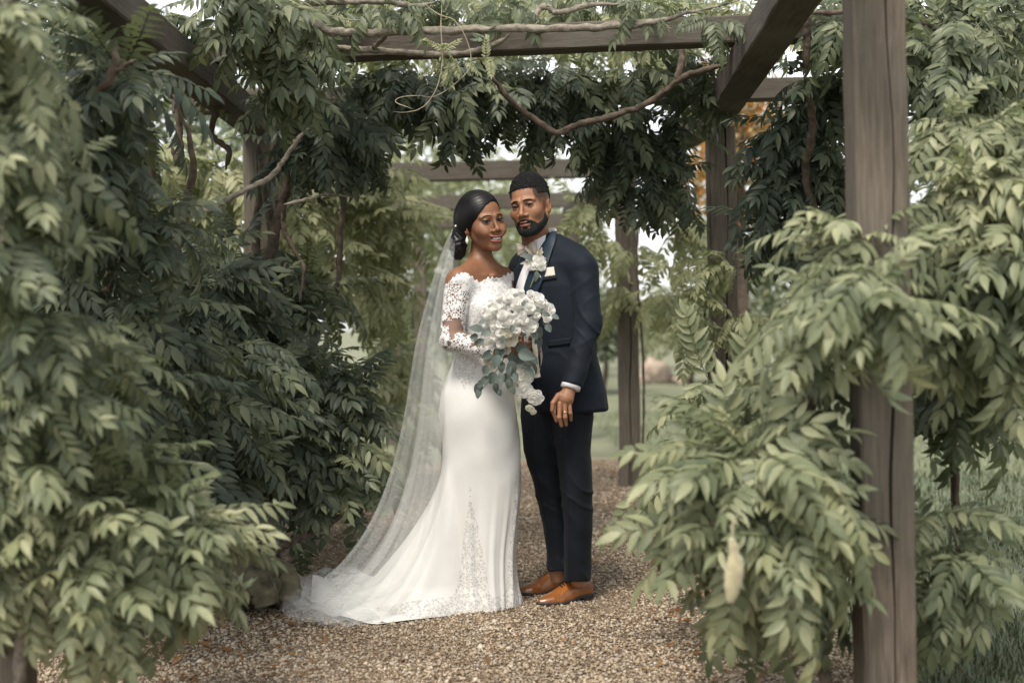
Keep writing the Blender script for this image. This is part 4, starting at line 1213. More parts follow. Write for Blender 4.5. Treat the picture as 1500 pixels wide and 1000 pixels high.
JD0, JD1 = GD - 0.45, GD + 0.35
jbody = lambda P: smin(jacket_trunk(P), smin(cone(P, A_SH + (-0.01, 0, 0.004), G(808, 358, 0.05), 0.056, 0.045), neck_sdf(P) - 0.004, 0.02), 0.03)
D_ = lambda *a_, **k_: drape(a_[0], jbody, a_[1], a_[2], JD0, JD1, a_[3], a_[4], MAT[a_[5]], k_.pop('parent', groom), **k_)
# shirt front
D_('shirt', [(783, 352), (771, 380), (761, 405), (754, 432), (750, 470)], [(800, 344), (796, 362), (782, 392), (770, 425), (762, 470)], 0.004, 0.01, 'shirt', nr=34, nc=12)
# collar: a stand-up band round the neck, higher at the nape
cc = G(791, 357, 0.062)
def collar_band(r0, r1, z0, z1, th0, th1, n=40):
    th = np.linspace(th0, th1, n)
    fwd = np.array([math.sin(GY), -math.cos(GY), 0]); lat = np.array([math.cos(GY), math.sin(GY), 0])
    V = []
    for r_, z_ in ((r0, z0), (r1, z1), (r1 + 0.004, z1 + 0.001), (r0 + 0.009, z0)):
        dirs = np.cos(th)[:, None] * fwd + np.sin(th)[:, None] * lat
        V.append(cc + dirs * r_ + np.array([0, 0, 1.0]) * (z_ + 0.004 - 0.040 * np.cos(th))[:, None])
    return np.concatenate(V), grid_faces(4, n)
V, F = collar_band(0.073, 0.068, -0.035, 0.026, 0.12, 2 * np.pi - 0.12, 60)
obj('collar', V, F, MAT['shirt'], groom)
# lapels
lp = D_('lapel', [(811.5, 336), (802, 350), (793, 364), (786, 380), (777, 400), (770, 422), (766, 448), (764, 490)], [(814.5, 338), (815, 352), (811, 366), (806, 381), (800, 402), (791, 425), (781, 455), (768, 490)], 0.011, 0.009, 'satin_navy', nr=50, nc=12, bulge=0.0022)
D_('lapel', [(766, 372), (760, 388), (753, 402), (748, 420), (746, 450)], [(772, 378), (766, 393), (760, 410), (756, 426), (752, 450)], 0.009, 0.008, 'satin_navy', nr=30, nc=8, bulge=0.002)
# welt pocket and folded square
D_('pocket_square', [(790, 396), (791, 408)], [(812, 391), (814, 404)], 0.010, 0.006, 'square', nr=8, nc=10, wave=lambda u, w: 0.003 * np.sin(w * 12))
D_('pocket_welt', [(790, 407), (791, 412)], [(815, 403), (816, 408)], 0.008, 0.006, 'suit', nr=6, nc=10)
D_('pocket_flap', [(803, 499), (804, 508)], [(838, 494), (839, 503)], 0.006, 0.005, 'suit', nr=6, nc=12)
for bz in ((846, 548), (849, 553), (851, 558)):
    P_, _ = cast(sleeve_near, [bz[0]], [bz[1]], GD - 0.5, GD + 0.2)
    V, F = uvsphere(P_[0], 0.0065, 12, 8); obj('cuff_button', V, F, MAT['sole'], jk)

# shirt cuff and cuff link
ax = (A_WR - A_EL) / np.linalg.norm(A_WR - A_EL)
V, F = tube([A_WR - ax * 0.03, A_WR - ax * 0.0, A_WR + ax * 0.018, A_WR + ax * 0.019, A_WR - ax * 0.02], [0.040, 0.0405, 0.041, 0.037, 0.036], 28, cap=False)
cf = obj('shirt_cuff', V, F, MAT['shirt'], groom)
V, F = uvsphere(G(851, 570, -0.235), 0.006, 12, 8); obj('cuff_link', V, F, MAT['gold'], cf)
# wedding ring
rp = G(827.6, 603, -0.2435)
th = np.linspace(0, 2 * np.pi, 25)[:-1]
V, F = tube(np.array([rp + 0.0104 * np.array([math.cos(a_), math.sin(a_), 0.06 * math.cos(a_)]) for a_ in np.linspace(0, 2 * np.pi, 26)]), 0.0019, 8, cap=False)
obj('ring', V, F, MAT['gold'], groom)

# bow tie: two knotted wings
bt = cast(jbody, [772.5], [364], JD0, JD1)[0][0] + np.array([-0.004, -0.022, 0])
bow = empty('bow_tie', bt); bow.parent = groom; bow.location = Vector(bt) - Vector(groom.location)
MB = rotm(R(-24), 0, R(-6))
def bow_wing(sd):
    nr, nc = 12, 10
    u = np.linspace(0, 1, nr)[:, None]; w = np.linspace(-1, 1, nc)[None]
    hgt = 0.009 + 0.017 * np.sin(u * 1.75) ** 1.2
    X = sd * (0.005 + 0.040 * u) + 0 * w; Z = hgt * w + 0.004 * u * sd * 0
    Y = -0.010 * np.sin(u * np.pi) * np.cos(w * 1.4) - 0.003 * np.cos(w * 7) * (1 - u)
    Vw = np.stack([X, Y + 0 * X, Z + 0 * X], -1).reshape(-1, 3)
    Nn = np.tile([[0, -1.0, 0]], (len(Vw), 1))
    return solidify(Vw, nr, nc, Nn, 0.007)
for sd in (-1, 1):
    V, F = bow_wing(sd)
    o = obj('wing', V @ MB.T, F, MAT['bow']); o.parent = bow
V, F = surf(lambda P: ell(P, (0, -0.006, 0), (0.0075, 0.008, 0.011)), (-.02, -.03, -.02), (.02, .02, .02), 0.0022)
o = obj('knot', V @ MB.T, F, MAT['bow']); o.parent = bow

# ---- trousers --------------------------------------------------------------------
def leg(P, pts, ph):
    Z = [G(x, y)[2] for x, y, dy, a_, b_ in pts][::-1]
    c_ = [G(x, y, dy) for x, y, dy, a_, b_ in pts][::-1]
    d = loft(P, Z, [q[0] for q in c_], [q[1] for q in c_], [a_ for *_, a_, b_ in pts][::-1], [b_ for *_, a_, b_ in pts][::-1], 0.0, 0.004)
    z = P[:, 2]
    d = fold(P, d, 0.0010, 30, (0.35, 0.3, 0.9), ph)
    knee = np.exp(-((z - G(840, 722)[2]) / 0.11) ** 2) + 0.9 * np.exp(-((z - G(840, 842)[2]) / 0.05) ** 2)
    d = d - 0.0055 * knee * crease(P, (0.55, -0.35, 0.85), 36, ph)
    # pressed crease down the front
    xc = np.interp(z, Z, [q[0] for q in c_])
    return d - 0.006 * np.exp(-((P[:, 0] - xc + 0.042) / 0.010) ** 2)
LEG_N = [(826, 515, 0, .085, .095), (834, 560, -.02, .094, .108), (837, 610, -.03, .093, .112), (840, 660, -.05, .072, .098), (845, 715, -.06, .0665, .082), (847, 770, -.05, .060, .074), (846.5, 820, -.03, .0565, .070), (846, 846, -.02, .056, .070)]
LEG_F = [(806, 515, .04, .085, .09), (800, 560, .05, .10, .105), (796, 610, .05, .098, .11), (794, 660, .05, .080, .098), (804, 715, .05, .062, .082), (814, 770, .06, .054, .072), (818.5, 815, .07, .050, .068), (819, 836, .07, .050, .068)]
def trousers(P): return smin(leg(P, LEG_N, 0.3), leg(P, LEG_F, 1.9), 0.018)
V, F = surf(trousers, G(740, 515, 0) + (0, -0.35, -1.12), G(890, 515, 0) + (0, 0.32, 0.03), 0.0048)
obj('trousers', V, F, MAT['trouser'], groom)

# ---- shoes -----------------------------------------------------------------------
def shoe(toe, heel, lace_dir):
    toe = np.array([toe[0], toe[1], 0.0]); heel = np.array([heel[0], heel[1], 0.0])
    L = np.linalg.norm(toe - heel); fx = (toe - heel) / L; fy = np.cross([0, 0, 1.0], fx); Rm = np.stack([fx, fy, [0, 0, 1.0]], 1)
    k = L / 0.30; ZS = 1.16
    root = empty('shoe', heel); root.parent = groom; root.location = Vector(heel) - Vector(groom.location)
    def half(x): return np.interp(x, [0, .02, .06, .12, .19, .235, .27, .29, .30], [.012, .031, .034, .034, .046, .042, .026, .013, .004])
    def upper(P):
        q = P / np.array([k, 1, 1]); x, y, z = q[:, 0], q[:, 1], q[:, 2]
        w = half(x)
        top = np.interp(x, [0, .03, .07, .11, .15, .20, .26, .30], [.088, .098, .100, .093, .074, .053, .040, .030])
        base = np.interp(x, [0, .07, .14, .2, .3], [.026, .026, .016, .012, .016])
        zz = np.clip((z - base) / (top - base), -1, 2)
        ww = w * np.where(zz > 0, np.sqrt(np.clip(1 - np.clip(zz, 0, 1) ** 2.2 * 0.72, 0, 1)), 1)
        d = smax(np.abs(y) - ww, z - top, 0.024)
        d = smax(d, base - z, 0.004); d = smax(d, -x, 0.016); d = smax(d, x - 0.298, 0.01)
        d = d * 0.7
        # seams: toe cap, facing
        d = d + 0.0005 * np.exp(-((x - 0.215 - 3 * y * y) / 0.0022) ** 2) + 0.0009 * np.exp(-((x - 0.150 + 0.6 * np.abs(y)) / 0.0025) ** 2) * (z > 0.02)
        d = d + 0.0004 * np.exp(-((x - 0.185) / 0.012) ** 2) * np.sin(x * 700)
        return d
    def sole(P):
        q = P / np.array([k, 1, 1]); x, y, z = q[:, 0], q[:, 1], q[:, 2]
        w = half(x) + 0.004
        lo = np.interp(x, [0, .072, .078, .14, .2, .3], [.0, .0, .014, .008, .0, .007])
        hi = np.interp(x, [0, .07, .14, .2, .3], [.029, .029, .020, .015, .020])
        d = smax(np.abs(y) - w, np.maximum(z - hi, lo - z), 0.003)
        return smax(smax(d, -x - 0.004, 0.004), x - 0.303, 0.004) * 0.8
    for nm, f_, mt in (('upper', upper, 'leather'), ('sole', sole, 'sole')):
        V, F = surf(f_, (-0.02, -0.07, -0.01), (0.32 * k, 0.07, 0.12), 0.0026)
        o = obj(nm, (V * (1, 1.04, ZS)) @ Rm.T, F, MAT[mt]); o.parent = root
    for i in range(5):
        x = (0.122 + 0.0125 * i) * k
        zt = np.interp(x / k, [.07, .11, .15, .20], [.101, .0940, .0755, .0545])
        yy = np.linspace(-0.017, 0.017, 9)
        P = np.stack([x + 0.004 * np.sin(yy * 80), yy, zt + 0.0025 - 9 * yy ** 2], 1)
        V, F = tube(P * (1, 1, ZS), 0.0021, 6); o = obj('shoelace', V @ Rm.T, F, MAT['lace_cord']); o.parent = root
    for s_ in (-1, 1):
        a_ = np.linspace(0, 2 * np.pi, 18)
        P = np.stack([0.098 * k + 0.012 * np.sin(a_) * 0.6, s_ * (0.014 - 0.014 * np.cos(a_)), 0.107 + 0.005 * np.sin(a_)], 1)
        V, F = tube(P * (1, 1, ZS), 0.0018, 6); o = obj('shoelace', V @ Rm.T, F, MAT['lace_cord']); o.parent = root
t1_ = ground_at(787, 886.5); h1_ = ground_at(868, 880)
shoe((t1_[0], t1_[1] - 0.045), (h1_[0], h1_[1] + 0.05), -1)
t2_ = ground_at(756, 873); h2_ = ground_at(835, 867)
shoe((t2_[0], t2_[1] - 0.02), (h2_[0], h2_[1] + 0.04), -1)
# ================================================================== the bride
BD = 5.98
def Bp(px, py, dy=0.0): return at(px, py, BD + dy)
MAT['skin_woman'] = skin_mat('skin_woman', (0.20, 0.092, 0.048), (0.30, 0.10, 0.075), (0.010, 0.007, 0.006))
bride = tag(empty('person', (-0.1, 5.98, 0)), 'woman in white lace mermaid gown and long veil holding the bouquet', 'person')
bh = Head(Bp(708, 326.5, -0.01), rotm(R(31), R(4), R(-9)), 1.05, fem=True, smile=1.0, open_=0.0056)

BY = R(48)                                               # trunk turned towards the man
SH_N, SH_F = Bp(672, 413, -0.115), Bp(735, 408, 0.125)
EL_N, WR_N = Bp(661, 497, -0.15), Bp(728, 517, -0.235)
def z_b(py, px=700): return float(at(px, py, BD)[2])
def x_b(px, py): return float(at(px, py, BD)[0])

TZ = [z_b(p) for p in (620, 590, 560, 525, 500, 470, 445, 420, 405)]
TX = [x_b(p, 500) for p in (700, 700, 700, 704, 707, 710, 710, 706, 704)]
TY = [BD + v_ for v_ in (0.01, 0.01, 0, 0, 0, 0, 0, 0.005, 0.01)]
TA = [.11, .115, .12, .120, .122, .132, .142, .145, .11]
TB = [.09, .095, .10, .095, .092, .102, .106, .085, .06]
def torso(P):
    d = loft(P, TZ, TX, TY, TA, TB, BY, 0.03)
    fw = np.array([math.sin(BY), -math.cos(BY), 0]); lt = np.array([math.cos(BY), math.sin(BY), 0])
    c = Bp(711, 456)
    for s_ in (-1, 1):
        d = smin(d, ball(P, c + fw * 0.062 + lt * s_ * 0.058, 0.058), 0.035)
    return d
def arm_near(P):
    d = cone(P, SH_N, EL_N, 0.052, 0.043)
    d = smin(d, cone(P, EL_N, WR_N, 0.042, 0.026), 0.012)
    return d
def arm_far(P):
    return smin(cone(P, SH_F, Bp(748, 495, 0.06), 0.047, 0.038), cone(P, Bp(748, 495, 0.06), Bp(772, 508, -0.10), 0.036, 0.024), 0.012)
HC = Bp(779, 503, -0.17)                                  # where the stems are held
def hand_grip(P):
    """her left hand closed round the stems: palm behind, four fingers round the front"""
    d = ell(P, HC + (-0.012, 0.030, 0.0), (0.034, 0.016, 0.038))
    d = smin(d, cone(P, Bp(772, 508, -0.10), HC + (-0.01, 0.028, 0), 0.024, 0.024), 0.015)
    for i, (dz, l) in enumerate(((0.030, 1.0), (0.010, 1.06), (-0.009, 1.0), (-0.027, 0.86))):
        k1 = HC + (0.022, 0.026, dz); k2 = HC + (0.031, -0.008, dz - 0.003); k3 = HC + (0.012 - 0.004 * i, -0.028, dz - 0.008); k4 = HC + (-0.010 + 0.004 * i, -0.028, dz - 0.010)
        f = smin(cone(P, k1, k2, 0.0105, 0.0096), smin(cone(P, k2, k3, 0.0096, 0.0086), cone(P, k3, k4, 0.0085, 0.0072), 0.003), 0.003)
        d = smin(d, f, 0.003)
    t = smin(cone(P, HC + (-0.030, 0.012, 0.020), HC + (-0.030, -0.016, 0.036), 0.012, 0.010), cone(P, HC + (-0.030, -0.016, 0.036), HC + (-0.010, -0.032, 0.044), 0.010, 0.0078), 0.004)
    return smin(d, t, 0.005)
H2 = Bp(757, 512, -0.235)
def hand_near(P):
    """her right hand, hidden for the most part by the flowers, closed on the stems above the other"""
    d = ell(P, H2 + (-0.03, 0.0, 0.0), (0.045, 0.020, 0.034))
    d = smin(d, cone(P, WR_N, H2 + (-0.05, 0, 0), 0.026, 0.024), 0.014)
    for i, dz in enumerate((0.026, 0.009, -0.008, -0.024)):
        k1 = H2 + (0.006, -0.012, dz); k2 = H2 + (0.036, -0.010, dz - 0.004); k3 = H2 + (0.050, 0.016, dz - 0.006)
        d = smin(d, smin(cone(P, k1, k2, 0.0105, 0.009), cone(P, k2, k3, 0.009, 0.0075), 0.003), 0.0035)
    return smin(d, cone(P, H2 + (-0.03, -0.01, 0.03), H2 + (0.012, -0.02, 0.048), 0.012, 0.008), 0.006)

def bust(P):
    d = torso(P)
    sh = cone(P, SH_N + (0.005, 0, 0.003), Bp(698, 393, 0.01), 0.052, 0.050)
    sh = smin(sh, cone(P, SH_F, Bp(712, 394, 0.02), 0.048, 0.050), 0.03)
    d = smin(d, sh, 0.05)
    nk = cone(P, Bp(706, 352, 0.025), Bp(703, 398, 0.025), 0.0435, 0.050)
    d = smin(d, nk, 0.030)
    # collar bones and the hollow between
    d = smin(d, cone(P, Bp(712, 404, -0.055), Bp(682, 408, -0.115), 0.008, 0.008), 0.016)
    d = smin(d, cone(P, Bp(722, 404, -0.045), Bp(736, 405, 0.06), 0.008, 0.008), 0.016)
    return d
def woman(P):
    d = bust(P)
    d = smin(d, arm_near(P), 0.022); d = smin(d, arm_far(P), 0.022)
    d = smin(d, hand_grip(P), 0.006); d = smin(d, hand_near(P), 0.006)
    hd = bh.sdf(P)
    return smin(d, hd, 0.016)
ho = bh.o
lo_ = np.array([min(Bp(630, 500)[0], ho[0] - .2), BD - 0.42, z_b(600)]); hi_ = np.array([Bp(815, 500)[0], BD + 0.32, ho[2] + 0.16])
V, F = surf(woman, lo_, hi_, 0.0022)
q = bh.loc(V)
tn = np.where((np.abs(q) < 0.14).all(1)[:, None], face_tint(q, 1.0, 0.0056), 0)
# eye shadow on the lids
ms = np.stack([np.abs(q[:, 0]), q[:, 1], q[:, 2]], 1)
obj('body', V, F, MAT['skin_woman'], bride, attrs={'tint': tn})
bh.eyes(bride, (1.6, 0.0, 1.22))
for sd in (-1, 1):
    bh.brow_(bride, sd, 0.0195, 0.0062, 0.013, 0.050, 0.0023)
    bh.lash(bride, sd, 0.0023, 0.0060, ext=0.006)
# smile: a curved row of teeth behind the lips
tt = np.linspace(-0.0255, 0.0255, 9)
parts = []
for a_, b_ in zip(tt[:-1], tt[1:]):
    u = np.linspace(a_ + 0.0002, b_ - 0.0002, 4)
    rows = [np.stack([u, -0.0868 + 7.5 * u * u - 0.0012 * np.sin(np.linspace(0, np.pi, 4)) + y_, zz + 8.2 * u * u], 1) for zz, y_ in ((-0.0635, 0.0), (-0.069, -0.0006), (-0.0738, 0.0))]
    parts.append((np.concatenate(rows), grid_faces(3, 4)))
V, F = merge(parts); obj('teeth', bh.wld(V), F, MAT['teeth'], bride)

# ---- hair: side-swept crown, low curled bun -------------------------------------
MAT['hair_gloss'] = plain('hair_gloss', (0.0045, 0.004, 0.0045), 0.42, 0.3)
BUN = Bp(671, 360, 0.02)
def hair_f(P):
    q = bh.loc(P)
    x, y, z = q[:, 0], q[:, 1], q[:, 2]
    d = ell(q, (-0.004, 0.024, 0.044), (0.084, 0.104, 0.092))
    d = smin(d, ell(P, Bp(690, 325, 0.03), (0.075, 0.09, 0.092)) / bh.k, 0.02)
    # parted high on her left; the sweep comes down over her right temple to the ear
    zl = np.interp(x, [-0.10, -0.075, -0.062, -0.045, -0.02, 0.01, 0.035, 0.06, 0.10], [-0.035, -0.02, 0.012, 0.040, 0.066, 0.078, 0.076, 0.05, 0.0])
    line = zl + np.interp(y, [-0.11, -0.06, -0.01, 0.03, 0.07], [0.0, -0.002, -0.022, -0.05, -0.09])
    d = smax(d, line - z, 0.010)
    d = np.maximum(d, -(ell(P, Bp(700, 352, -0.10), (0.040, 0.10, 0.055)) / bh.k))
    d = smin(d, ell(P, BUN, (0.038, 0.050, 0.062)) / bh.k, 0.035)              # bun
    return d * bh.k
def strands_on(f, seeds, nx, name, mat, r0=0.0016):
    pass
def hair_grooved(P):
    q = bh.loc(P)
    d = hair_f(P)
    # combed back from the parting in long arcs
    px_, _ = proj(P)
    v_ = np.hypot(px_[:, 0] - 712, (px_[:, 1] - 338) * 0.9)
    g_ = np.sin(v_ * 1.9 + 1.5 * np.sin(px_[:, 1] * 0.11)) + 0.7 * np.sin(v_ * 3.7 + 2 * np.sin(px_[:, 0] * 0.13))
    bun = np.exp(-(np.linalg.norm((P - BUN) / np.array([0.05, 0.06, 0.066]), axis=1)) ** 4)
    c_ = np.sin(px_[:, 0] * 0.55 + 2.2 * np.sin(px_[:, 1] * 0.23)) * np.sin(px_[:, 1] * 0.48 + 1.8 * np.sin(px_[:, 0] * 0.21))
    return d - 0.0003 * g_ * (1 - bun) - 0.0035 * c_ * bun
V, F = surf(hair_grooved, ho + (-0.2, -0.17, -0.17), ho + (0.2, 0.24, 0.2), 0.0021)
hr = obj('hair', V, F, MAT['hair_gloss'], bride)
# rolled curls of the bun
cpath = []
for i in range(24):
    u = rng.normal(size=3); u[1] = -abs(u[1]) * 0.9 - 0.1; u /= np.linalg.norm(u)
    c_ = BUN + u * np.array([0.038, 0.050, 0.062]) * 0.97
    a1 = np.cross(u, rng.normal(size=3)); a1 /= np.linalg.norm(a1); a2 = np.cross(u, a1)
    ph = np.linspace(0, rng.uniform(3.6, 5.6), 22)
    rr = np.linspace(0.017, 0.008, 22)
    p_ = c_ + rr[:, None] * (np.cos(ph)[:, None] * a1 + np.sin(ph)[:, None] * a2) + u * (0.007 * ph / 5)[:, None]
    cpath.append(tube(p_, np.linspace(0.0065, 0.004, 22), 8))
V, F = merge(cpath); obj('curls', V, F, MAT['hair_gloss'], hr)
# the sweep of hair over her right temple, tucked behind the ear
hsk = lambda P: np.minimum(bh.sdf(P), hair_f(P))
for k_ in range(7):
    e_ = k_ / 6
    pts = np.array([(719 - 3 * e_, 287 - 1 * e_), (710 - 5 * e_, 294 - 3 * e_), (704.5 - 8 * e_, 308 - 6 * e_), (698 - 9 * e_, 321 - 8 * e_), (689 - 9 * e_, 330 - 8 * e_), (680 - 7 * e_, 336 - 7 * e_), (672 - 3 * e_, 345 - 5 * e_)])
    pp = spline(pts, 26)
    P_, t_ = cast(hsk, pp[:, 0], pp[:, 1], BD - 0.3, BD + 0.2)
    P_ = np.stack([np.convolve(np.pad(P_[:, j], 3, 'edge'), np.ones(7) / 7, 'valid') for j in range(3)], 1)
    u_ = np.linspace(0, 1, 26)
    V, F = tube(P_ + np.array([0, -0.001, 0]), 0.0088 * np.sin(np.pi * (0.14 + 0.78 * u_)) + 0.001, 10, flat=0.75)
    obj('hair_lock', V, F, MAT['hair_gloss'], hr)
parts = []
for k_ in range(150):
    rho = rng.uniform(26, 58); a0 = rng.uniform(1.45, 1.9); a1 = rng.uniform(2.9, 3.6)
    aa = np.linspace(a0, a1, 22)
    px_ = 712 + rho * np.cos(aa) * (0.92 + 0.02 * np.sin(k_)); py_ = 338 - rho / 0.95 * np.sin(aa)
    P_, t_ = cast(hair_f, px_, py_, BD - 0.3, BD + 0.25)
    ok = np.abs(hair_f(P_)) < 0.004
    if ok.sum() < 8: continue
    i0 = np.flatnonzero(ok); P_ = P_[i0[0]:i0[-1] + 1]
    if not ok[i0[0]:i0[-1] + 1].all(): continue
    N_h = grad(hair_f, P_, 0.003)
    parts.append(tube(P_ + N_h * 0.0009, np.linspace(0.0011, 0.0007, len(P_)), 5))
if parts:
    V, F = merge(parts); obj('hair_strands', V, F, MAT['hair_gloss'], hr)
# thin loose tendril by the neck
V, F = tube(spline([bh.wld([(-0.074, 0.012, -0.045)])[0], Bp(694, 366, -0.06), Bp(692, 374, -0.065), Bp(696, 379, -0.065)], 20), 0.0011, 5)
obj('hair_strand', V, F, MAT['hair'], hr)
# drop earring
MAT['pearl'] = plain('pearl', (0.75, 0.70, 0.62), 0.12, 0.6)
ep = bh.wld([(-0.082, 0.004, -0.050)])[0]
t_ = np.linspace(0, 1, 12)
V, F = tube(np.stack([ep[0] + 0 * t_, ep[1] + 0 * t_, ep[2] + 0.008 - 0.034 * t_], 1), 0.0058 * np.sin(np.pi * t_ ** 1.5) + 0.0008, 12)
er = obj('earring', V, F, MAT['pearl'], bride)
V, F = uvsphere(ep + (0, -0.003, 0.012), 0.0045, 12, 8); obj('stud', V, F, MAT['gold'], er)

# ---- gown ---------------------------------------------------------------------------
def lace_mat(name, cover=0.5, sheer=0.16, scale=70.0, white=(0.70, 0.69, 0.67), back=None):
    """corded lace: white motifs on clear net; the net lets what is behind show through"""
    m, nt, b = new_mat(name)
    v = mapping(nt)
    dn = N_(nt, 'ShaderNodeTexNoise', Scale=scale * 0.5, Detail=2.0); nt.links.new(v, dn.inputs['Vector'])
    wv = nt.nodes.new('ShaderNodeVectorMath'); wv.operation = 'MULTIPLY_ADD'
    nt.links.new(dn.outputs['Color'], wv.inputs[0]); wv.inputs[1].default_value = (0.018,) * 3; nt.links.new(v, wv.inputs[2])
    vo = N_(nt, 'ShaderNodeTexVoronoi', Scale=scale, feature='DISTANCE_TO_EDGE'); nt.links.new(wv.outputs[0], vo.inputs['Vector'])
    vo2 = N_(nt, 'ShaderNodeTexVoronoi', Scale=scale * 0.42); nt.links.new(wv.outputs[0], vo2.inputs['Vector'])
    n = N_(nt, 'ShaderNodeTexNoise', Scale=scale * 0.19, Detail=3.0); nt.links.new(v, n.inputs['Vector'])
    at_ = N_(nt, 'ShaderNodeAttribute', attribute_name='cover')
    cord = math_(nt, 'LESS_THAN', vo.outputs['Distance'], 0.13)
    petal = math_(nt, 'LESS_THAN', vo2.outputs['Distance'], 0.42)
    area = math_(nt, 'GREATER_THAN', math_(nt, 'ADD', n.outputs[0], math_(nt, 'SUBTRACT', at_.outputs['Fac'], 0.5)), 1 - cover)
    motif = math_(nt, 'MULTIPLY', area, math_(nt, 'MAXIMUM', cord, petal))
    b.inputs['Base Color'].default_value = (*white, 1)
    b.inputs['Roughness'].default_value = 0.8
    bump(nt, b, math_(nt, 'ADD', motif, vo.outputs['Distance']), 0.7, 0.006)
    if back is None:
        tr = nt.nodes.new('ShaderNodeBsdfTransparent')
        mx = nt.nodes.new('ShaderNodeMixShader')
        nt.links.new(math_(nt, 'MAXIMUM', motif, sheer), mx.inputs[0])
        nt.links.new(tr.outputs[0], mx.inputs[1]); nt.links.new(b.outputs[0], mx.inputs[2])
        nt.links.new(mx.outputs[0], nt.nodes['Material Output'].inputs[0])
    else:
        nt.links.new(mixc(nt, motif, back, white), b.inputs['Base Color'])
    return m
MAT['lace_sleeve'] = lace_mat('lace_sleeve', 0.52, 0.10, 95)
MAT['lace_bodice'] = lace_mat('lace_bodice', 0.75, 0.2, 100, back=(0.50, 0.48, 0.455))
def satin_mat():
    m, nt, b = new_mat('satin_white')
    v = mapping(nt)
    n = N_(nt, 'ShaderNodeTexNoise', Scale=5.0, Detail=4.0); nt.links.new(v, n.inputs['Vector'])
    base = ramp(nt, n.outputs[0], [(0.3, (0.58, 0.57, 0.545)), (0.7, (0.64, 0.63, 0.61))])
    # lace worked into the hem and the inset: white cords over a greyer net
    at_ = N_(nt, 'ShaderNodeAttribute', attribute_name='lace')
    dn = N_(nt, 'ShaderNodeTexNoise', Scale=22.0, Detail=2.0); nt.links.new(v, dn.inputs['Vector'])
    wv = nt.nodes.new('ShaderNodeVectorMath'); wv.operation = 'MULTIPLY_ADD'
    nt.links.new(dn.outputs['Color'], wv.inputs[0]); wv.inputs[1].default_value = (0.03,) * 3; nt.links.new(v, wv.inputs[2])
    vo = N_(nt, 'ShaderNodeTexVoronoi', Scale=80.0, feature='DISTANCE_TO_EDGE'); nt.links.new(wv.outputs[0], vo.inputs['Vector'])
    vo2 = N_(nt, 'ShaderNodeTexVoronoi', Scale=34.0); nt.links.new(wv.outputs[0], vo2.inputs['Vector'])
    n3 = N_(nt, 'ShaderNodeTexNoise', Scale=14.0, Detail=3.0); nt.links.new(v, n3.inputs['Vector'])
    cordm = math_(nt, 'MAXIMUM', math_(nt, 'LESS_THAN', vo.outputs['Distance'], 0.11), math_(nt, 'LESS_THAN', vo2.outputs['Distance'], 0.38))
    net = math_(nt, 'MULTIPLY', math_(nt, 'SUBTRACT', 1.0, cordm), math_(nt, 'GREATER_THAN', math_(nt, 'ADD', at_.outputs['Fac'], math_(nt, 'MULTIPLY', n3.outputs[0], 0.7)), 0.85))
    c = mixc(nt, net, base, (0.43, 0.415, 0.39))
    nt.links.new(c, b.inputs['Base Color'])
    b.inputs['Roughness'].default_value = 0.42
    b.inputs['Specular IOR Level'].default_value = 0.3
    n2 = N_(nt, 'ShaderNodeTexNoise', Scale=9.0, Detail=3.0); nt.links.new(v, n2.inputs['Vector'])
    hgt = math_(nt, 'MULTIPLY_ADD', math_(nt, 'MULTIPLY', at_.outputs['Fac'], cordm), 0.5, math_(nt, 'MULTIPLY', n2.outputs[0], 0.6))
    bump(nt, b, hgt, 0.35, 0.01)
    return m
MAT['satin'] = satin_mat()

gown = empty('gown', (-0.1, 5.98, 0)); gown.parent = bride; gown.location = (0, 0, 0)
def in_gown(o):
    o.parent = gown; o.location = -Vector(bride.location); return o
# bodice: lies on the trunk, scalloped off-the-shoulder edge
def neckline(P):
    px, _ = proj(P)
    base = np.interp(px[:, 0], [640, 650, 656, 663, 670, 682, 690, 696, 704, 714, 724, 732, 740, 750], [430, 422, 415, 408.5, 403, 400, 405, 411, 415, 408, 408, 409, 404, 400])
    sc = 2.2 * np.abs(np.sin(px[:, 0] * 0.42)) + 1.2 * np.sin(px[:, 0] * 1.1)
    return (base - sc - px[:, 1]) / PXM                       # > 0 above the edge
def bodice_f(P):
    d = np.minimum(bust(P), 1e9) - 0.007
    d = fold(P, d, 0.0006, 120, (0.6, 0.3, 0.7), 0.2)
    return np.maximum(d, np.maximum(neckline(P), z_b(545) - P[:, 2]))
V, F = surf(bodice_f, np.array([Bp(640, 500)[0], BD - 0.32, z_b(565)]), np.array([Bp(790, 500)[0], BD + 0.3, z_b(392)]), 0.0036)
in_gown(obj('bodice', V, F, MAT['lace_bodice'], attrs={'cover': np.full(len(V), 0.5)}))
# sleeve: dense motifs over the shoulder, thinning to bare net at the forearm
def sleeve_b(P):
    d = smin(arm_near(P), bust(P) + 0.004, 0.02) - 0.006
    px, _ = proj(P)
    d = np.maximum(d, neckline(P))
    ax = (WR_N - EL_N) / np.linalg.norm(WR_N - EL_N)
    d = np.maximum(d, (P - WR_N) @ ax + 0.005)
    # only the arm, not the trunk again
    return np.maximum(d, arm_near(P) - 0.016)
V, F = surf(sleeve_b, np.array([Bp(630, 500)[0], BD - 0.36, z_b(560)]), np.array([Bp(750, 500)[0], BD + 0.05, z_b(392)]), 0.0036)
pxs, _ = proj(V)
tl = np.clip(((V - EL_N) @ (WR_N - EL_N)) / np.sum((WR_N - EL_N) ** 2), 0, 1)
cov = np.interp(pxs[:, 1], [395, 450, 472, 482, 500, 512, 530], [0.85, 0.78, 0.52, 0.40, 0.46, 0.62, 0.72])
in_gown(obj('sleeve', V, F, MAT['lace_sleeve'], attrs={'cover': cov}))

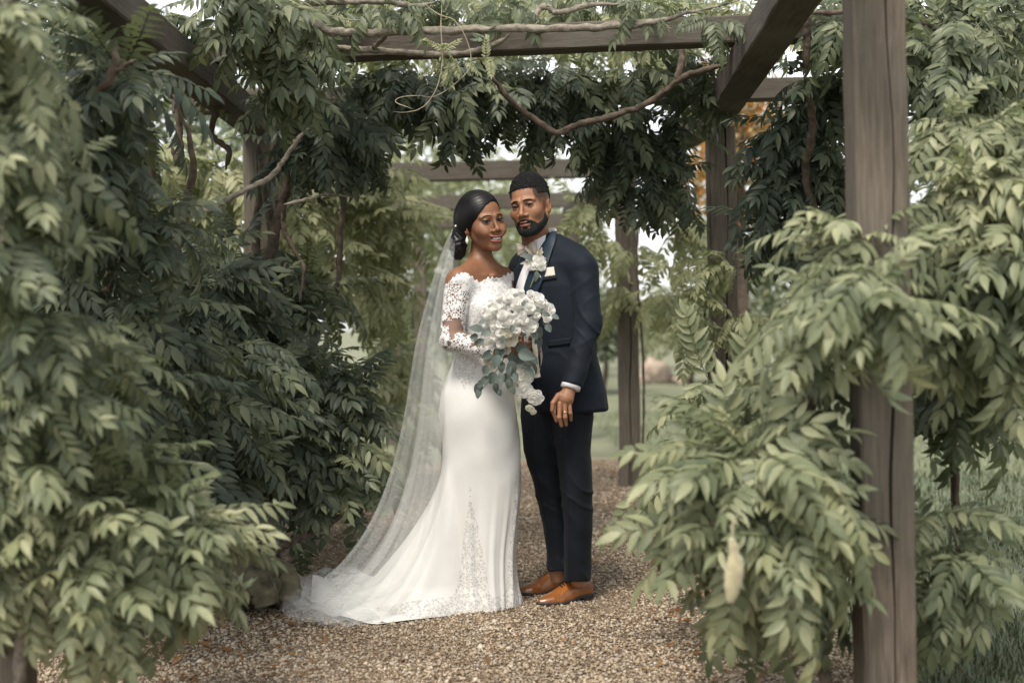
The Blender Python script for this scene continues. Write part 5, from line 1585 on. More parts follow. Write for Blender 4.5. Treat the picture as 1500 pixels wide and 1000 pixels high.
# skirt: a lofted sheet, fitted to the knee then flaring into the train
HEM = [ground_at(*p) for p in [(761, 890), (735, 896), (700, 899), (664, 901), (640, 909), (600, 913), (560, 917), (520, 917), (485, 912), (458, 898), (452, 885), (470, 873), (520, 860), (580, 850), (640, 846), (700, 850), (750, 868), (765, 880)]]
HEM = np.array(HEM)[:, :2]
cH = np.array([x_b(715, 880), BD - 0.02])
NTH = 220
th = np.linspace(0, 2 * np.pi, NTH, endpoint=False)
# hem radius as a function of direction round cH
loop = spline(np.vstack([HEM, HEM[:1]]), 900)[:-1]
la = np.arctan2(loop[:, 1] - cH[1], loop[:, 0] - cH[0]); lr = np.linalg.norm(loop - cH, axis=1)
hem_r = np.array([lr[np.argsort(np.abs((la - t_ + np.pi) % (2 * np.pi) - np.pi))[:3]].mean() for t_ in th])
hem_r = np.convolve(np.concatenate([hem_r[-4:], hem_r, hem_r[:4]]), np.ones(9) / 9, 'valid')
# fitted profile (photo pixels): height, left edge, right edge, half depth in metres
PROF = [(515, 667, 748, .105), (535, 662, 750, .115), (560, 650, 752, .130), (580, 645, 754, .140), (605, 644, 757, .145), (630, 646, 760, .142), (660, 648, 762.5, .135), (700, 650, 763.5, .125), (740, 652, 762, .115), (780, 655, 757, .110), (820, 658, 753, .110), (860, 660, 755, .115), (892, 662, 760, .12)]
pr = spline(np.array(PROF, float), 160)
for j_ in (1, 2, 3): pr[:, j_] = np.convolve(np.pad(pr[:, j_], 8, 'edge'), np.ones(17) / 17, 'valid')
rows = np.concatenate([np.linspace(515, 700, 50), np.linspace(704, 886, 78)])
ZT = z_b(668)
SV, lace_a = [], []
for py in rows:
    z_ = max(z_b(py, 705), 0.004) if py < rows[-1] else 0.006
    xl, xr = x_b(np.interp(py, pr[:, 0], pr[:, 1]), py), x_b(np.interp(py, pr[:, 0], pr[:, 2]), py)
    hd_ = np.interp(py, pr[:, 0], pr[:, 3])
    cx_, a_ = (xl + xr) / 2, (xr - xl) / 2
    ex = np.stack([cx_ + a_ * np.cos(th), BD + hd_ * np.sin(th)], 1)
    t_ = np.clip((ZT - z_) / ZT, 0, 1)
    hem = cH + hem_r[:, None] * np.stack([np.cos(th), np.sin(th)], 1)
    # the long train side falls in a nearly straight slope, then lies out on the ground
    excess = np.clip((hem_r - 0.18) / 0.5, 0, 1)
    pw = 2.6 - 1.05 * excess
    f_ = np.asarray(t_) ** pw
    low = sstep(0.80, 1.0, t_)
    f_ = f_ * (0.74 + 0.26 * low) * (0.9 + 0.1 * low)  # last stretch of the train spreads flat
    p_ = ex * (1 - f_[:, None]) + hem * f_[:, None]
    fl = sstep(0.0, 0.9, t_)
    k_ = fl * (0.007 + 0.024 * excess)
    wv = np.sin(th * 9 + 1.6 * np.sin(th * 3)) * 0.8 + 0.45 * np.sin(th * 17 + 2.0 + 2 * t_) + 0.15 * np.sin(th * 31 + 4 * t_)
    dirv = np.stack([np.cos(th), np.sin(th)], 1)
    p_ = p_ + dirv * (k_ * wv)[:, None]
    zz = np.full(NTH, z_)
    # rumples where cloth lies on the gravel
    rum = low * np.clip(excess * 1.5, 0, 1)
    zz = zz + rum * (0.018 + 0.010 * np.sin(th * 19 + 3 * t_) + 0.010 * np.sin(th * 11)) * (1 - sstep(0.985, 1.0, t_) * 0.8)
    # diagonal pull lines across hip and thigh
    if py < 760:
        pull = 0.0016 * sstep(760, 660, py) * np.sin((py - 560) * 0.09 + th * 5 + 1.5 * np.sin(th * 2)) * sstep(520, 560, py)
        p_ = p_ + dirv * pull[:, None]
    SV.append(np.column_stack([p_, zz]))
SV = np.concatenate(SV)
pq, _ = proj(SV)
pyv = pq[:, 1]; pxv = pq[:, 0]
front = SV[:, 1] < BD + 0.04
godet = sstep(-6, 20, (pyv - 700) * 0.17 + 4 - np.abs(pxv - (688 + (pyv - 700) * 0.03))) * (pyv > 695) * front
right = sstep(-4, 12, (pyv - 660) * 0.07 + 2 - np.abs(pxv - (757 - (pyv - 680) * 0.02))) * (pyv > 665) * front
hemb = sstep(34, 6, np.abs(892 - pyv) + np.clip(660 - pxv, 0, 400) * 0.15) * front
spray = 0.8 * sstep(10, 2, np.abs(pxv - 683) * 0.6 + np.abs(pyv - 548) * 0.35 - 4) * front
lace_a = np.clip(np.maximum(np.maximum(godet, right), np.maximum(hemb, spray)), 0, 1)
SF = grid_faces(len(rows), NTH, True)
in_gown(obj('skirt', SV, SF, MAT['satin'], attrs={'lace': lace_a}))
# the turned-back fold of satin at the end of the train
def fold_sheet(pts_a, pts_b, da, db, lift, nr=24, nc=20, seed=1):
    A = spline(pts_a, nc); B_ = spline(pts_b, nc)
    u = np.linspace(0, 1, nr)[:, None]
    r_ = np.random.default_rng(seed)
    V = []
    for i, uu in enumerate(u[:, 0]):
        p = A * (1 - uu) + B_ * uu
        z_ = lift * np.sin(np.pi * uu) ** 0.8 * (0.7 + 0.3 * np.sin(np.linspace(0, 9, nc) + 3 * uu)) + 0.02
        g_ = np.array([ground_at(x, y) for x, y in p])
        V.append(np.column_stack([g_[:, 0], g_[:, 1], z_ + da]))
    return np.concatenate(V), grid_faces(nr, nc)
V, F = fold_sheet([(456, 893), (490, 901), (530, 906), (570, 908), (600, 907)], [(462, 866), (490, 856), (525, 854), (545, 868), (560, 888)], 0.016, 0, 0.075)
in_gown(obj('train_fold', V, F, MAT['satin'], attrs={'lace': np.zeros(len(V))}))

# ---- veil ------------------------------------------------------------------------------
m, nt, b = new_mat('tulle')
b.inputs['Base Color'].default_value = (0.88, 0.89, 0.87, 1); b.inputs['Roughness'].default_value = 0.9
g = nt.nodes.new('ShaderNodeNewGeometry'); lw = N_(nt, 'ShaderNodeLayerWeight', Blend=0.35)
v = mapping(nt)
n = N_(nt, 'ShaderNodeTexNoise', Scale=30.0, Detail=3.0); nt.links.new(v, n.inputs['Vector'])
fac = math_(nt, 'MULTIPLY_ADD', lw.outputs['Facing'], 0.16, math_(nt, 'MULTIPLY_ADD', n.outputs[0], 0.02, 0.12))
tl_ = nt.nodes.new('ShaderNodeBsdfTranslucent'); tl_.inputs[0].default_value = (0.92, 0.93, 0.91, 1)
md = nt.nodes.new('ShaderNodeMixShader'); md.inputs[0].default_value = 0.45
nt.links.new(b.outputs[0], md.inputs[1]); nt.links.new(tl_.outputs[0], md.inputs[2])
tr = nt.nodes.new('ShaderNodeBsdfTransparent'); mx = nt.nodes.new('ShaderNodeMixShader')
nt.links.new(fac, mx.inputs[0]); nt.links.new(tr.outputs[0], mx.inputs[1]); nt.links.new(md.outputs[0], mx.inputs[2])
nt.links.new(mx.outputs[0], nt.nodes['Material Output'].inputs[0])
MAT['tulle'] = m
veil = empty('veil', (-0.1, 5.98, 0)); veil.parent = bride; veil.location = (0, 0, 0)
def veil_layer(rows_, seed, nc=110, nf=9):
    """rows: (py, px of the left silhouette, px of the near edge, px of the far edge, depth of near edge, depth of far edge)"""
    r_ = np.array(rows_, float); nr = 110
    sp = spline(r_, nr)
    u = np.linspace(0, 1, nc)
    V = []
    for i in range(nr):
        py, pl, pn, pf, dn_, df_ = sp[i]
        t_ = i / (nr - 1)
        a_ = u * np.pi
        # half loop from the near edge round the left silhouette to the far edge
        cx_ = np.where(u < 0.5, pl + (pn - pl) * (1 - np.sin(a_)), pl + (pf - pl) * (1 - np.sin(a_)))
        dd = dn_ + (df_ - dn_) * (1 - np.cos(a_)) / 2
        amp = 0.003 + 0.020 * sstep(0.05, 0.9, t_)
        ph = seed * 1.7 + 0.8 * math.sin(t_ * 4 + seed)
        w_ = np.sin(u * nf * 2 * np.pi + ph) + 0.5 * np.sin(u * nf * 3.7 * np.pi + 2 * ph + t_) + 0.08 * np.sin(u * nf * 9 * np.pi + t_ * 2)
        dd = dd + amp * w_ * 0.9
        cx_ = cx_ + amp * 110 * np.sin(u * nf * 2 * np.pi + ph + 1.0) * 0.5
        for x, d_ in zip(cx_, dd):
            p = at(x, py, d_)
            V.append(p)
    V = np.array(V)
    fl = 0.010 + 0.032 * (np.sin(V[:, 0] * 17 + seed) + np.sin(V[:, 1] * 13 + V[:, 0] * 9)) ** 2 * 0.5
    V[:, 2] = np.where(V[:, 2] < fl, fl, V[:, 2])
    return V, grid_faces(nr, nc)
VL = [(333, 664, 672, 672, 5.99, 6.06), (350, 655, 668, 672, 5.96, 6.1), (385, 642, 664, 672, 5.93, 6.14), (430, 628, 660, 670, 5.92, 6.18), (500, 610, 655, 668, 5.92, 6.22), (560, 600, 652, 668, 5.90, 6.28), (620, 590, 648, 666, 5.86, 6.34), (690, 573, 645, 664, 5.82, 6.42), (760, 545, 640, 662, 5.76, 6.5), (815, 508, 630, 650, 5.72, 6.54), (855, 465, 610, 640, 5.68, 6.54), (885, 424, 590, 630, 5.66, 6.5), (905, 402, 570, 620, 5.66, 6.45), (920, 412, 540, 600, 5.63, 6.3)]
V, F = veil_layer(VL, 1.0)
o = obj('tulle_layer', V, F, MAT['tulle']); o.parent = veil; o.location = -Vector(bride.location)
VL2 = [(py, pl + (6 + 0.06 * (py - 333)), pn, pf, dn_ + 0.02, df_ - 0.03) for py, pl, pn, pf, dn_, df_ in VL]
V, F = veil_layer(VL2, 2.3, nf=7)
o = obj('tulle_layer', V, F, MAT['tulle']); o.parent = veil; o.location = -Vector(bride.location)
# the end of the veil pooled on the gravel
for k_, (A_, B2_, lf) in enumerate((([(414, 906), (440, 917), (475, 923), (520, 922), (560, 917)], [(424, 872), (450, 852), (490, 842), (535, 846), (570, 862)], 0.085), ([(408, 898), (430, 912), (465, 920), (505, 921), (545, 919)], [(418, 884), (445, 868), (480, 858), (520, 858), (555, 870)], 0.055))):
    V, F = fold_sheet(A_, B2_, 0.004, 0, lf, 44, 60, k_)
    g_ = 0.010 * np.sin(V[:, 0] * 61 + 2.2 * np.sin(V[:, 1] * 19 + k_)) + 0.008 * np.sin(V[:, 1] * 47 + V[:, 0] * 23 + 2 * k_)
    V[:, 2] = np.maximum(V[:, 2] + g_, 0.008)
    o = obj('pooled_tulle', V, F, MAT['tulle']); o.parent = veil; o.location = -Vector(bride.location)
# comb gathering the veil above the bun
V, F = tube([Bp(668, 331, -0.02), Bp(666, 332, 0.03), Bp(669, 330, 0.07)], 0.005, 8); o = obj('comb', V, F, MAT['pearl']); o.parent = veil; o.location = -Vector(bride.location)
# ================================================================== flowers
def petal_mat(name, a_, b_):
    m, nt, b = new_mat(name)
    v = mapping(nt)
    n = N_(nt, 'ShaderNodeTexNoise', Scale=40.0, Detail=3.0); nt.links.new(v, n.inputs['Vector'])
    nt.links.new(ramp(nt, n.outputs[0], [(0.3, a_), (0.7, b_)]), b.inputs['Base Color'])
    b.inputs['Roughness'].default_value = 0.65; b.inputs['Specular IOR Level'].default_value = 0.25
    tr = nt.nodes.new('ShaderNodeBsdfTranslucent'); tr.inputs[0].default_value = (*b_, 1)
    mx = nt.nodes.new('ShaderNodeMixShader'); mx.inputs[0].default_value = 0.38
    nt.links.new(b.outputs[0], mx.inputs[1]); nt.links.new(tr.outputs[0], mx.inputs[2]); nt.links.new(mx.outputs[0], nt.nodes['Material Output'].inputs[0])
    return m
MAT['petal'] = petal_mat('petal', (0.83, 0.82, 0.77), (0.90, 0.89, 0.86))
MAT['petal_cream'] = petal_mat('petal_cream', (0.76, 0.73, 0.62), (0.84, 0.82, 0.74))
MAT['eucalyptus'] = leaf_mat('eucalyptus', (0.045, 0.062, 0.056), (0.10, 0.125, 0.115), (0.19, 0.22, 0.20), 0.15, 0.6)
MAT['ribbon'] = cloth_mat('ribbon', (0.66, 0.60, 0.50), 0.45)
MAT['bract'] = petal_mat('bract', (0.42, 0.36, 0.29), (0.52, 0.46, 0.38))

def petal(w, l, cup, curl, nr=6, nc=6, ruffle=0.0, ph=0.0):
    """petal rising along +z from the origin, facing -y"""
    u = np.linspace(0, 1, nr)[:, None]; s_ = np.linspace(-1, 1, nc)[None]
    hw = w * np.sin(np.pi * (0.16 + 0.60 * u)) ** 0.8
    X = hw * s_; Z = l * u * (1 - 0.10 * s_ ** 2 * u)
    Y = -cup * (1 - s_ ** 2) * np.sin(np.pi * u * 0.75) * w + curl * l * u ** 2.2 * -1.0
    Y = Y + ruffle * l * np.sin(s_ * 6 + ph) * u ** 2
    return np.stack([X, Y + 0 * X, Z], -1).reshape(-1, 3), grid_faces(nr, nc)

def rose(seed, openness=1.0):
    """rosette of overlapping petals, radius about 1, axis +z"""
    r_ = np.random.default_rng(seed)
    parts = []
    for n_, rad, w, l, tilt in ((3, 0.06, 0.26, 0.55, 0.02), (4, 0.15, 0.34, 0.62, 0.14), (5, 0.25, 0.42, 0.68, 0.34), (6, 0.34, 0.50, 0.74, 0.64 * openness), (7, 0.40, 0.56, 0.78, 1.05 * openness)):
        o_ = r_.random() * 6
        for i in range(n_):
            a_ = o_ + 2 * np.pi * i / n_ + r_.normal(0, 0.12)
            V, F = petal(w, l * r_.uniform(0.9, 1.1), 0.5, 0.06 + 0.16 * tilt, 7, 7, ruffle=0.025, ph=r_.random() * 6)
            M = euler(0, 0, a_) @ euler(tilt * r_.uniform(0.85, 1.15) * 1.0, 0, 0)
            V = V + np.array([0, -rad * 0.5, 0]) * 0
            V = V @ euler(tilt, 0, 0).T
            V = V + np.array([0, -rad, -0.25 * tilt])
            parts.append((V @ euler(0, 0, a_).T, F))
    return merge(parts)
def carnation(seed):
    """ruffled round flower of many small petals"""
    r_ = np.random.default_rng(seed); parts = []
    for i in range(34):
        z_ = 1 - (i + 0.5) / 34 * 1.05; ph = i * 2.399
        tilt = math.acos(np.clip(z_, -1, 1)) * 0.95
        V, F = petal(0.36, 0.85, 0.25, 0.06, 5, 6, 0.07, r_.random() * 6)
        parts.append((V @ euler(tilt, 0, 0).T @ euler(0, 0, ph).T, F))
    return merge(parts)
ROSES = [mesh_np('rose', *rose(i, o_), MAT['petal']) for i, o_ in ((1, 1.0), (2, 0.85), (3, 1.1))] + [mesh_np('rose', *rose(7, 0.7), MAT['petal_cream'])]
CARN = [mesh_np('carnation', *carnation(i), MAT['petal']) for i in (1, 2)]

def aim(p, n, s, spin=0.0):
    q = Vector(n).to_track_quat('Z', 'Y').to_matrix().to_4x4()
    return Matrix.Translation(Vector(p)) @ q @ Matrix.Rotation(spin, 4, 'Z') @ Matrix.Scale(s, 4)
def place(name, me, parent, M):
    o = bpy.data.objects.new(name, me); COL.objects.link(o); o.parent = parent
    o.matrix_local = Matrix.Translation(-Vector(parent.location)) @ M
    return o

bq_c = at(752, 472, 5.74)
bouquet = tag(empty('bouquet', at(779, 520, 5.80)), 'cascading bouquet of white roses and grey green eucalyptus leaves', 'bouquet')
FL = [(742, 470, 11.5, 'r', 0), (773, 477, 11.5, 'r', 1), (743, 486, 7.5, 'r', 3), (749, 497, 8.5, 'r', 3), (722, 502, 11, 'r', 2), (734, 504, 9, 'c', 0), (719, 531, 9, 'r', 3), (727, 474, 10.5, 'r', 2), (716, 462, 9, 'c', 1), (757, 446, 13, 'c', 0), (741, 446, 12, 'c', 1), (727, 453, 10.5, 'c', 0), (775, 452, 12, 'c', 1), (764, 461, 10, 'c', 0), (786, 439, 11, 'r', 0), (804, 454, 9.5, 'r', 2), (793, 452, 6, 'r', 3), (801, 464, 7, 'r', 1), (777, 431, 8, 'c', 1), (751, 431, 11, 'c', 0), (732, 437, 9, 'c', 1), (765, 438, 10, 'c', 0), (757, 470, 9, 'c', 1), (786, 462, 8, 'c', 0), (712, 476, 7, 'c', 0),
      (766, 547, 12.5, 'r', 2), (768, 571, 10, 'r', 1), (783, 582, 10, 'r', 0), (776, 597, 5.5, 'r', 3), (781, 603, 4, 'r', 3), (742, 512, 6, 'r', 3), (750, 458, 11, 'c', 1), (736, 462, 10, 'c', 0), (768, 470, 9, 'c', 0), (782, 468, 8, 'c', 1), (733, 488, 9, 'c', 1), (757, 484, 8, 'c', 0), (795, 444, 9, 'c', 0), (745, 438, 10, 'c', 0), (720, 445, 8, 'c', 0), (710, 455, 6, 'c', 1), (762, 428, 8, 'c', 1), (728, 492, 8, 'r', 1), (711, 508, 7, 'r', 2)]
for i, (x, y, r_, k_, vv) in enumerate(FL):
    dx, dy = (x - 752) / 55, (y - 468) / 60
    dep = 5.655 + 0.09 * min(1.2, dx * dx + dy * dy) + 0.012 * math.sin(i * 2.1)
    if y > 540: dep = 5.72
    p = at(x, y, dep)
    nrm = (dx * 0.8 + 0.12 * math.sin(i * 3.3), -1.0, -dy * 0.75 + 0.22 + 0.15 * math.cos(i * 2.3))
    if y > 540: nrm = (0.3 * math.sin(i * 2), -0.8, -0.35 + 0.3 * math.cos(i))
    me = ROSES[vv] if k_ == 'r' else CARN[vv]
    place('rose' if k_ == 'r' else 'carnation', me, bouquet, aim(p, nrm, r_ / 350 * (1.08 if k_ == 'r' else 0.95), i * 1.3))
# rounded eucalyptus leaves
def round_leaf(l, w, fold_, curl):
    st = np.linspace(0, 1, 8); V, F = [], []
    for t_ in st:
        hw = w * 0.5 * math.sin(math.pi * min(0.985, 0.05 + 0.93 * t_ ** 0.85)) ** 0.75
        for s_ in (-1, -0.5, 0, 0.5, 1):
            V.append((hw * s_, l * t_, -curl * l * t_ ** 2 + abs(s_) * hw * fold_))
    return np.array(V), grid_faces(8, 5)
EUC = [mesh_np('leaf', *round_leaf(1, 0.72, 0.35, 0.25), MAT['eucalyptus']), mesh_np('leaf', *round_leaf(1, 0.6, 0.2, 0.4), MAT['eucalyptus']), mesh_np('leaf', *round_leaf(1, 0.8, 0.5, 0.1), MAT['eucalyptus'])]
LV = [(706, 484, -160, 30), (714, 490, -120, 26), (700, 492, 170, 20), (784, 478, 60, 30), (790, 492, 100, 32), (737, 510, 120, 30), (730, 520, 110, 30), (744, 514, 60, 34), (756, 508, 30, 36), (760, 516, 20, 38), (766, 522, 35, 36), (758, 530, 30, 30), (748, 528, 80, 32), (775, 518, 50, 28), (724, 545, 110, 28), (716, 552, 140, 26), (734, 545, 90, 26), (706, 562, 130, 26), (703, 570, 110, 22), (725, 560, 80, 24), (728, 570, 60, 18), (741, 546, 80, 26), (745, 555, 95, 22), (752, 545, 70, 24), (777, 530, 70, 30), (770, 538, 45, 28), (715, 535, 120, 22), (722, 515, 150, 28), (795, 470, 40, 22), (800, 475, 60, 20), (736, 530, 100, 26), (756, 520, 60, 30), (730, 552, 70, 22), (710, 558, 150, 22), (795, 446, -10, 14), (708, 498, 150, 22), (750, 565, 80, 20), (746, 535, 100, 24), (736, 476, 60, 16), (752, 476, 110, 18), (762, 486, 30, 18), (733, 466, -40, 14), (765, 448, -60, 14), (749, 452, 80, 12), (784, 452, 30, 16), (718, 486, 170, 22), (738, 492, 100, 16), (780, 486, 60, 20), (712, 470, 170, 18), (795, 458, 20, 18), (770, 466, 70, 14), (808, 462, 20, 18)]
for i, (x, y, ang, l) in enumerate(LV):
    dep = 5.70 + 0.03 * math.sin(i * 1.9) + (0.03 if y < 500 and i < 37 else 0.0) - (0.045 if i >= 37 else 0)
    p = at(x, y, dep); a_ = R(ang)
    d_ = Vector((math.cos(a_), -0.25 + 0.3 * math.sin(i * 2.7), -math.sin(a_))).normalized()
    up = Vector((0.3 * math.sin(i), -1.0, 0.35 + 0.4 * math.cos(i * 1.7)))
    z_ = (up - d_ * up.dot(d_)).normalized(); x_ = d_.cross(z_)
    M = Matrix((x_, d_, z_)).transposed().to_4x4(); s_ = l / 345 * 0.62
    place('leaf', EUC[i % 3], bouquet, Matrix.Translation(Vector(p)) @ M @ Matrix.Scale(s_, 4))
# trailing stems, bound handle, ribbon tails
for pts in ([(748, 505), (735, 530), (718, 556), (704, 572)], [(756, 510), (750, 540), (747, 568)], [(765, 515), (764, 545), (770, 575), (778, 600)], [(772, 560), (775, 575), (782, 582)]):
    V, F = tube(spline([at(x, y, 5.735) for x, y in pts], 20), 0.0022, 6); obj('trailing_stem', V, F, MAT['stalk'], bouquet)
V, F = tube(spline([HC + (-0.012, 0, 0.10), HC, HC + (0.010, 0, -0.10), HC + (0.016, 0, -0.14)], 14), [0.021] * 5 + [0.019] * 5 + [0.018] * 4, 16)
obj('handle', V, F, MAT['ribbon'], bouquet)
def ribbon(pts, w, ph):
    P = spline([at(*p) for p in pts], 30); T_ = np.gradient(P, axis=0); T_ /= np.linalg.norm(T_, axis=1)[:, None]
    a_ = ph + np.linspace(0, 1.4, 30)
    S_ = np.stack([np.cos(a_), -np.sin(a_) * 0.8, 0 * a_], 1)
    u = np.linspace(-1, 1, 6)
    V = (P[:, None] + S_[:, None] * (w * u)[None, :, None]).reshape(-1, 3)
    N = np.tile([[0, -1.0, 0]], (len(V), 1))
    V, F = solidify(V, 30, 6, N, 0.0008)
    obj('ribbon', V, F, MAT['ribbon'], bouquet)
ribbon([(771, 492, 5.765), (770, 503, 5.755), (771, 520, 5.755), (770, 528, 5.76)], 0.010, 0.2)
ribbon([(783, 494, 5.77), (783, 505, 5.75), (785, 522, 5.75), (781, 538, 5.76)], 0.010, -0.3)
ribbon([(790, 508, 5.80), (793, 522, 5.79), (792, 536, 5.79), (788, 548, 5.79)], 0.009, 0.6)
ribbon([(762, 515, 5.80), (757, 545, 5.79), (755, 575, 5.79), (757, 606, 5.80)], 0.012, 0.0)

# ---- buttonhole on his lapel
bp0 = cast(jbody, [790], [386], JD0, JD1)[0][0] + np.array([-0.008, -0.030, 0])
bout = tag(empty('boutonniere', bp0), 'small white flower buttonhole pinned on the navy satin lapel', 'boutonniere')
for (x, y, r_, me) in ((794, 385, 9.5, ROSES[0]), (782, 388, 7.5, ROSES[1]), (789, 379, 7, CARN[0]), (786, 392, 6.5, CARN[1]), (797, 391, 6.5, ROSES[2]), (794, 371, 4.5, ROSES[3])):
    p, _ = cast(jbody, [x], [y], JD0, JD1); p = p[0] + np.array([-0.010, -0.026, 0])
    place('flower', me, bout, aim(p, (-0.35 + 0.05 * (x - 788), -1, 0.25 - 0.06 * (y - 384)), r_ / 345 * 0.95, x * 1.7))
LF2 = mesh_np('bract', *round_leaf(1, 0.36, 0.4, 0.2), MAT['bract'])
for i, (x, y, ang, l) in enumerate(((783, 374, -130, 15), (780, 378, -165, 15), (787, 372, -95, 16), (778, 384, 170, 13), (792, 378, -70, 16), (784, 380, -150, 17), (790, 398, 100, 14))):
    p, _ = cast(jbody, [x], [y], JD0, JD1); p = p[0] + np.array([-0.010, -0.030, 0])
    a_ = R(ang); d_ = Vector((math.cos(a_), -0.35, -math.sin(a_))).normalized(); z_ = Vector((0.2, -1, 0.3)); z_ = (z_ - d_ * z_.dot(d_)).normalized(); x_ = d_.cross(z_)
    place('leaf', LF2 if i < 5 else EUC[1], bout, Matrix.Translation(Vector(p)) @ Matrix((x_, d_, z_)).transposed().to_4x4() @ Matrix.Scale(l / 345, 4))
pp, _ = cast(jbody, [790, 787, 783, 779], [392, 402, 412, 422], JD0, JD1)
V, F = tube(spline(pp + np.array([-0.008, -0.026, 0]), 14), 0.0028, 6); obj('flower_stem', V, F, MAT['stalk'], bout)
# ================================================================== what lies beyond
def crown_mesh(c, r, n, leaf, nclump, seed):
    r_ = np.random.default_rng(seed)
    cl = []
    for _ in range(nclump):
        u = r_.normal(size=3); u /= np.linalg.norm(u)
        cl.append((c + u * r * r_.uniform(0.35, 0.9), np.mean(r) * r_.uniform(0.24, 0.42)))
    k = r_.integers(0, nclump, n)
    cc = np.array([q for q, _ in cl])[k]; rr = np.array([q for _, q in cl])[k]
    u = r_.normal(size=(n, 3)); u /= np.linalg.norm(u, axis=1)[:, None]
    p = cc + u * (rr * r_.uniform(0.55, 1.05, n))[:, None]
    d = u * 0.6 + r_.normal(0, 0.5, (n, 3)) + np.array([0, 0, -0.35]); d /= np.linalg.norm(d, axis=1)[:, None]
    s_ = np.cross(d, r_.normal(size=(n, 3))); s_ /= np.linalg.norm(s_, axis=1)[:, None]
    l = leaf * r_.uniform(0.6, 1.3, n)[:, None]
    nn = np.cross(d, s_)
    V = np.stack([p, p + d * l * 0.5 + s_ * l * 0.22 + nn * l * 0.06, p + d * l, p + d * l * 0.5 - s_ * l * 0.22 + nn * l * 0.06], 1).reshape(-1, 3)
    F = np.arange(4 * n).reshape(-1, 4)
    return V, F, cl

def tree(name, px, depth, cy, rw, rh, label, mat, n=5000, leaf=0.13, cat='tree', group=None, seed=1, trunk=0.10):
    c = at(px, cy, depth); g0 = np.array([c[0], c[1], 0])
    root = tag(empty(name, g0), label, cat, group)
    V, F, cl = crown_mesh(c, np.array([rw, rw, rh]), n, leaf, 26, seed)
    V[:, 2] = np.maximum(V[:, 2], 0.02)
    tag(obj('crown', V, F, MAT[mat], root), kind='stuff')
    top = c + np.array([0, 0, rh * 0.4])
    P = spline([g0, g0 * 0.55 + c * 0.45 + (0.08, 0.05, 0), c, top], 16)
    V, F = tube(P, np.linspace(trunk, trunk * 0.3, 16), 8, 0.08); obj('trunk', V, F, MAT['bark'], root)
    for q, _ in cl[:6]:
        s0 = P[8]; V, F = tube(spline([s0, (s0 + q) / 2 + (0, 0, 0.1), q], 8), np.linspace(trunk * 0.4, trunk * 0.12, 8), 6); obj('limb', V, F, MAT['bark'], root)
    return root
GT = 'trees beyond the pergola'
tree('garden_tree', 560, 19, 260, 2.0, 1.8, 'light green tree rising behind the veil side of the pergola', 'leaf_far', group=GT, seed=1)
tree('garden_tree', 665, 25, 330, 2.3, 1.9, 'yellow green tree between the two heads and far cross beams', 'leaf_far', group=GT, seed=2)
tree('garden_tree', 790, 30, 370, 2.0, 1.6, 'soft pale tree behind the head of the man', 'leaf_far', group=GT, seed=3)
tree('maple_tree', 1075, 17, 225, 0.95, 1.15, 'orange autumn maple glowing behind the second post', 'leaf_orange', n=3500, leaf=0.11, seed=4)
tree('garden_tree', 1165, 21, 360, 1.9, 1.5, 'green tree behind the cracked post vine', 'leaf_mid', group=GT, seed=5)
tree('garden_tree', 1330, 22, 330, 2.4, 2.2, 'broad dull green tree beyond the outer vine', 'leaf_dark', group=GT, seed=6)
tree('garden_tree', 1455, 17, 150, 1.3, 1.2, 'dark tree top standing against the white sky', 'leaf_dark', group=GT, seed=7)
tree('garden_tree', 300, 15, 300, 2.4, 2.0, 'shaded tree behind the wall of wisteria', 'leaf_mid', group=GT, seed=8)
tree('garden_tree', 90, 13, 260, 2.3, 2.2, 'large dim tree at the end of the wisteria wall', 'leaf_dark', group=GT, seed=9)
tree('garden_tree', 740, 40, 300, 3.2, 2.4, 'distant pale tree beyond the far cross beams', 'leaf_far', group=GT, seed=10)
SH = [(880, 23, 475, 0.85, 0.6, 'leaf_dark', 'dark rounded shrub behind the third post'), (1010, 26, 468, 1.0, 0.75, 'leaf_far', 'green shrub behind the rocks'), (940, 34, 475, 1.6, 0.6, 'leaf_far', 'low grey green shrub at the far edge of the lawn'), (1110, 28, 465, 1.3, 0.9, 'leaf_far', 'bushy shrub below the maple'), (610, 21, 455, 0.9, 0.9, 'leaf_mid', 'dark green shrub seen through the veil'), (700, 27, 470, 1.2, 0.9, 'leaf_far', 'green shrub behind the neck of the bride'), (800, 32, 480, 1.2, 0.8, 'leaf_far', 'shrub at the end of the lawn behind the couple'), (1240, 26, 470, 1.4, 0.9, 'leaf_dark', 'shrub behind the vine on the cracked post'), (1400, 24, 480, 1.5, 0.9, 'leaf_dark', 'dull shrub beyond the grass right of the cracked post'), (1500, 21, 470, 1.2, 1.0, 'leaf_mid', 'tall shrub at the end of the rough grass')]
for i, (px, d, cy, rw, rh, mt, lab) in enumerate(SH):
    tree('garden_shrub', px, d, cy, rw, rh, lab, mt, n=2600, leaf=0.12, cat='shrub', group='shrubs along the lawn', seed=30 + i, trunk=0.05)

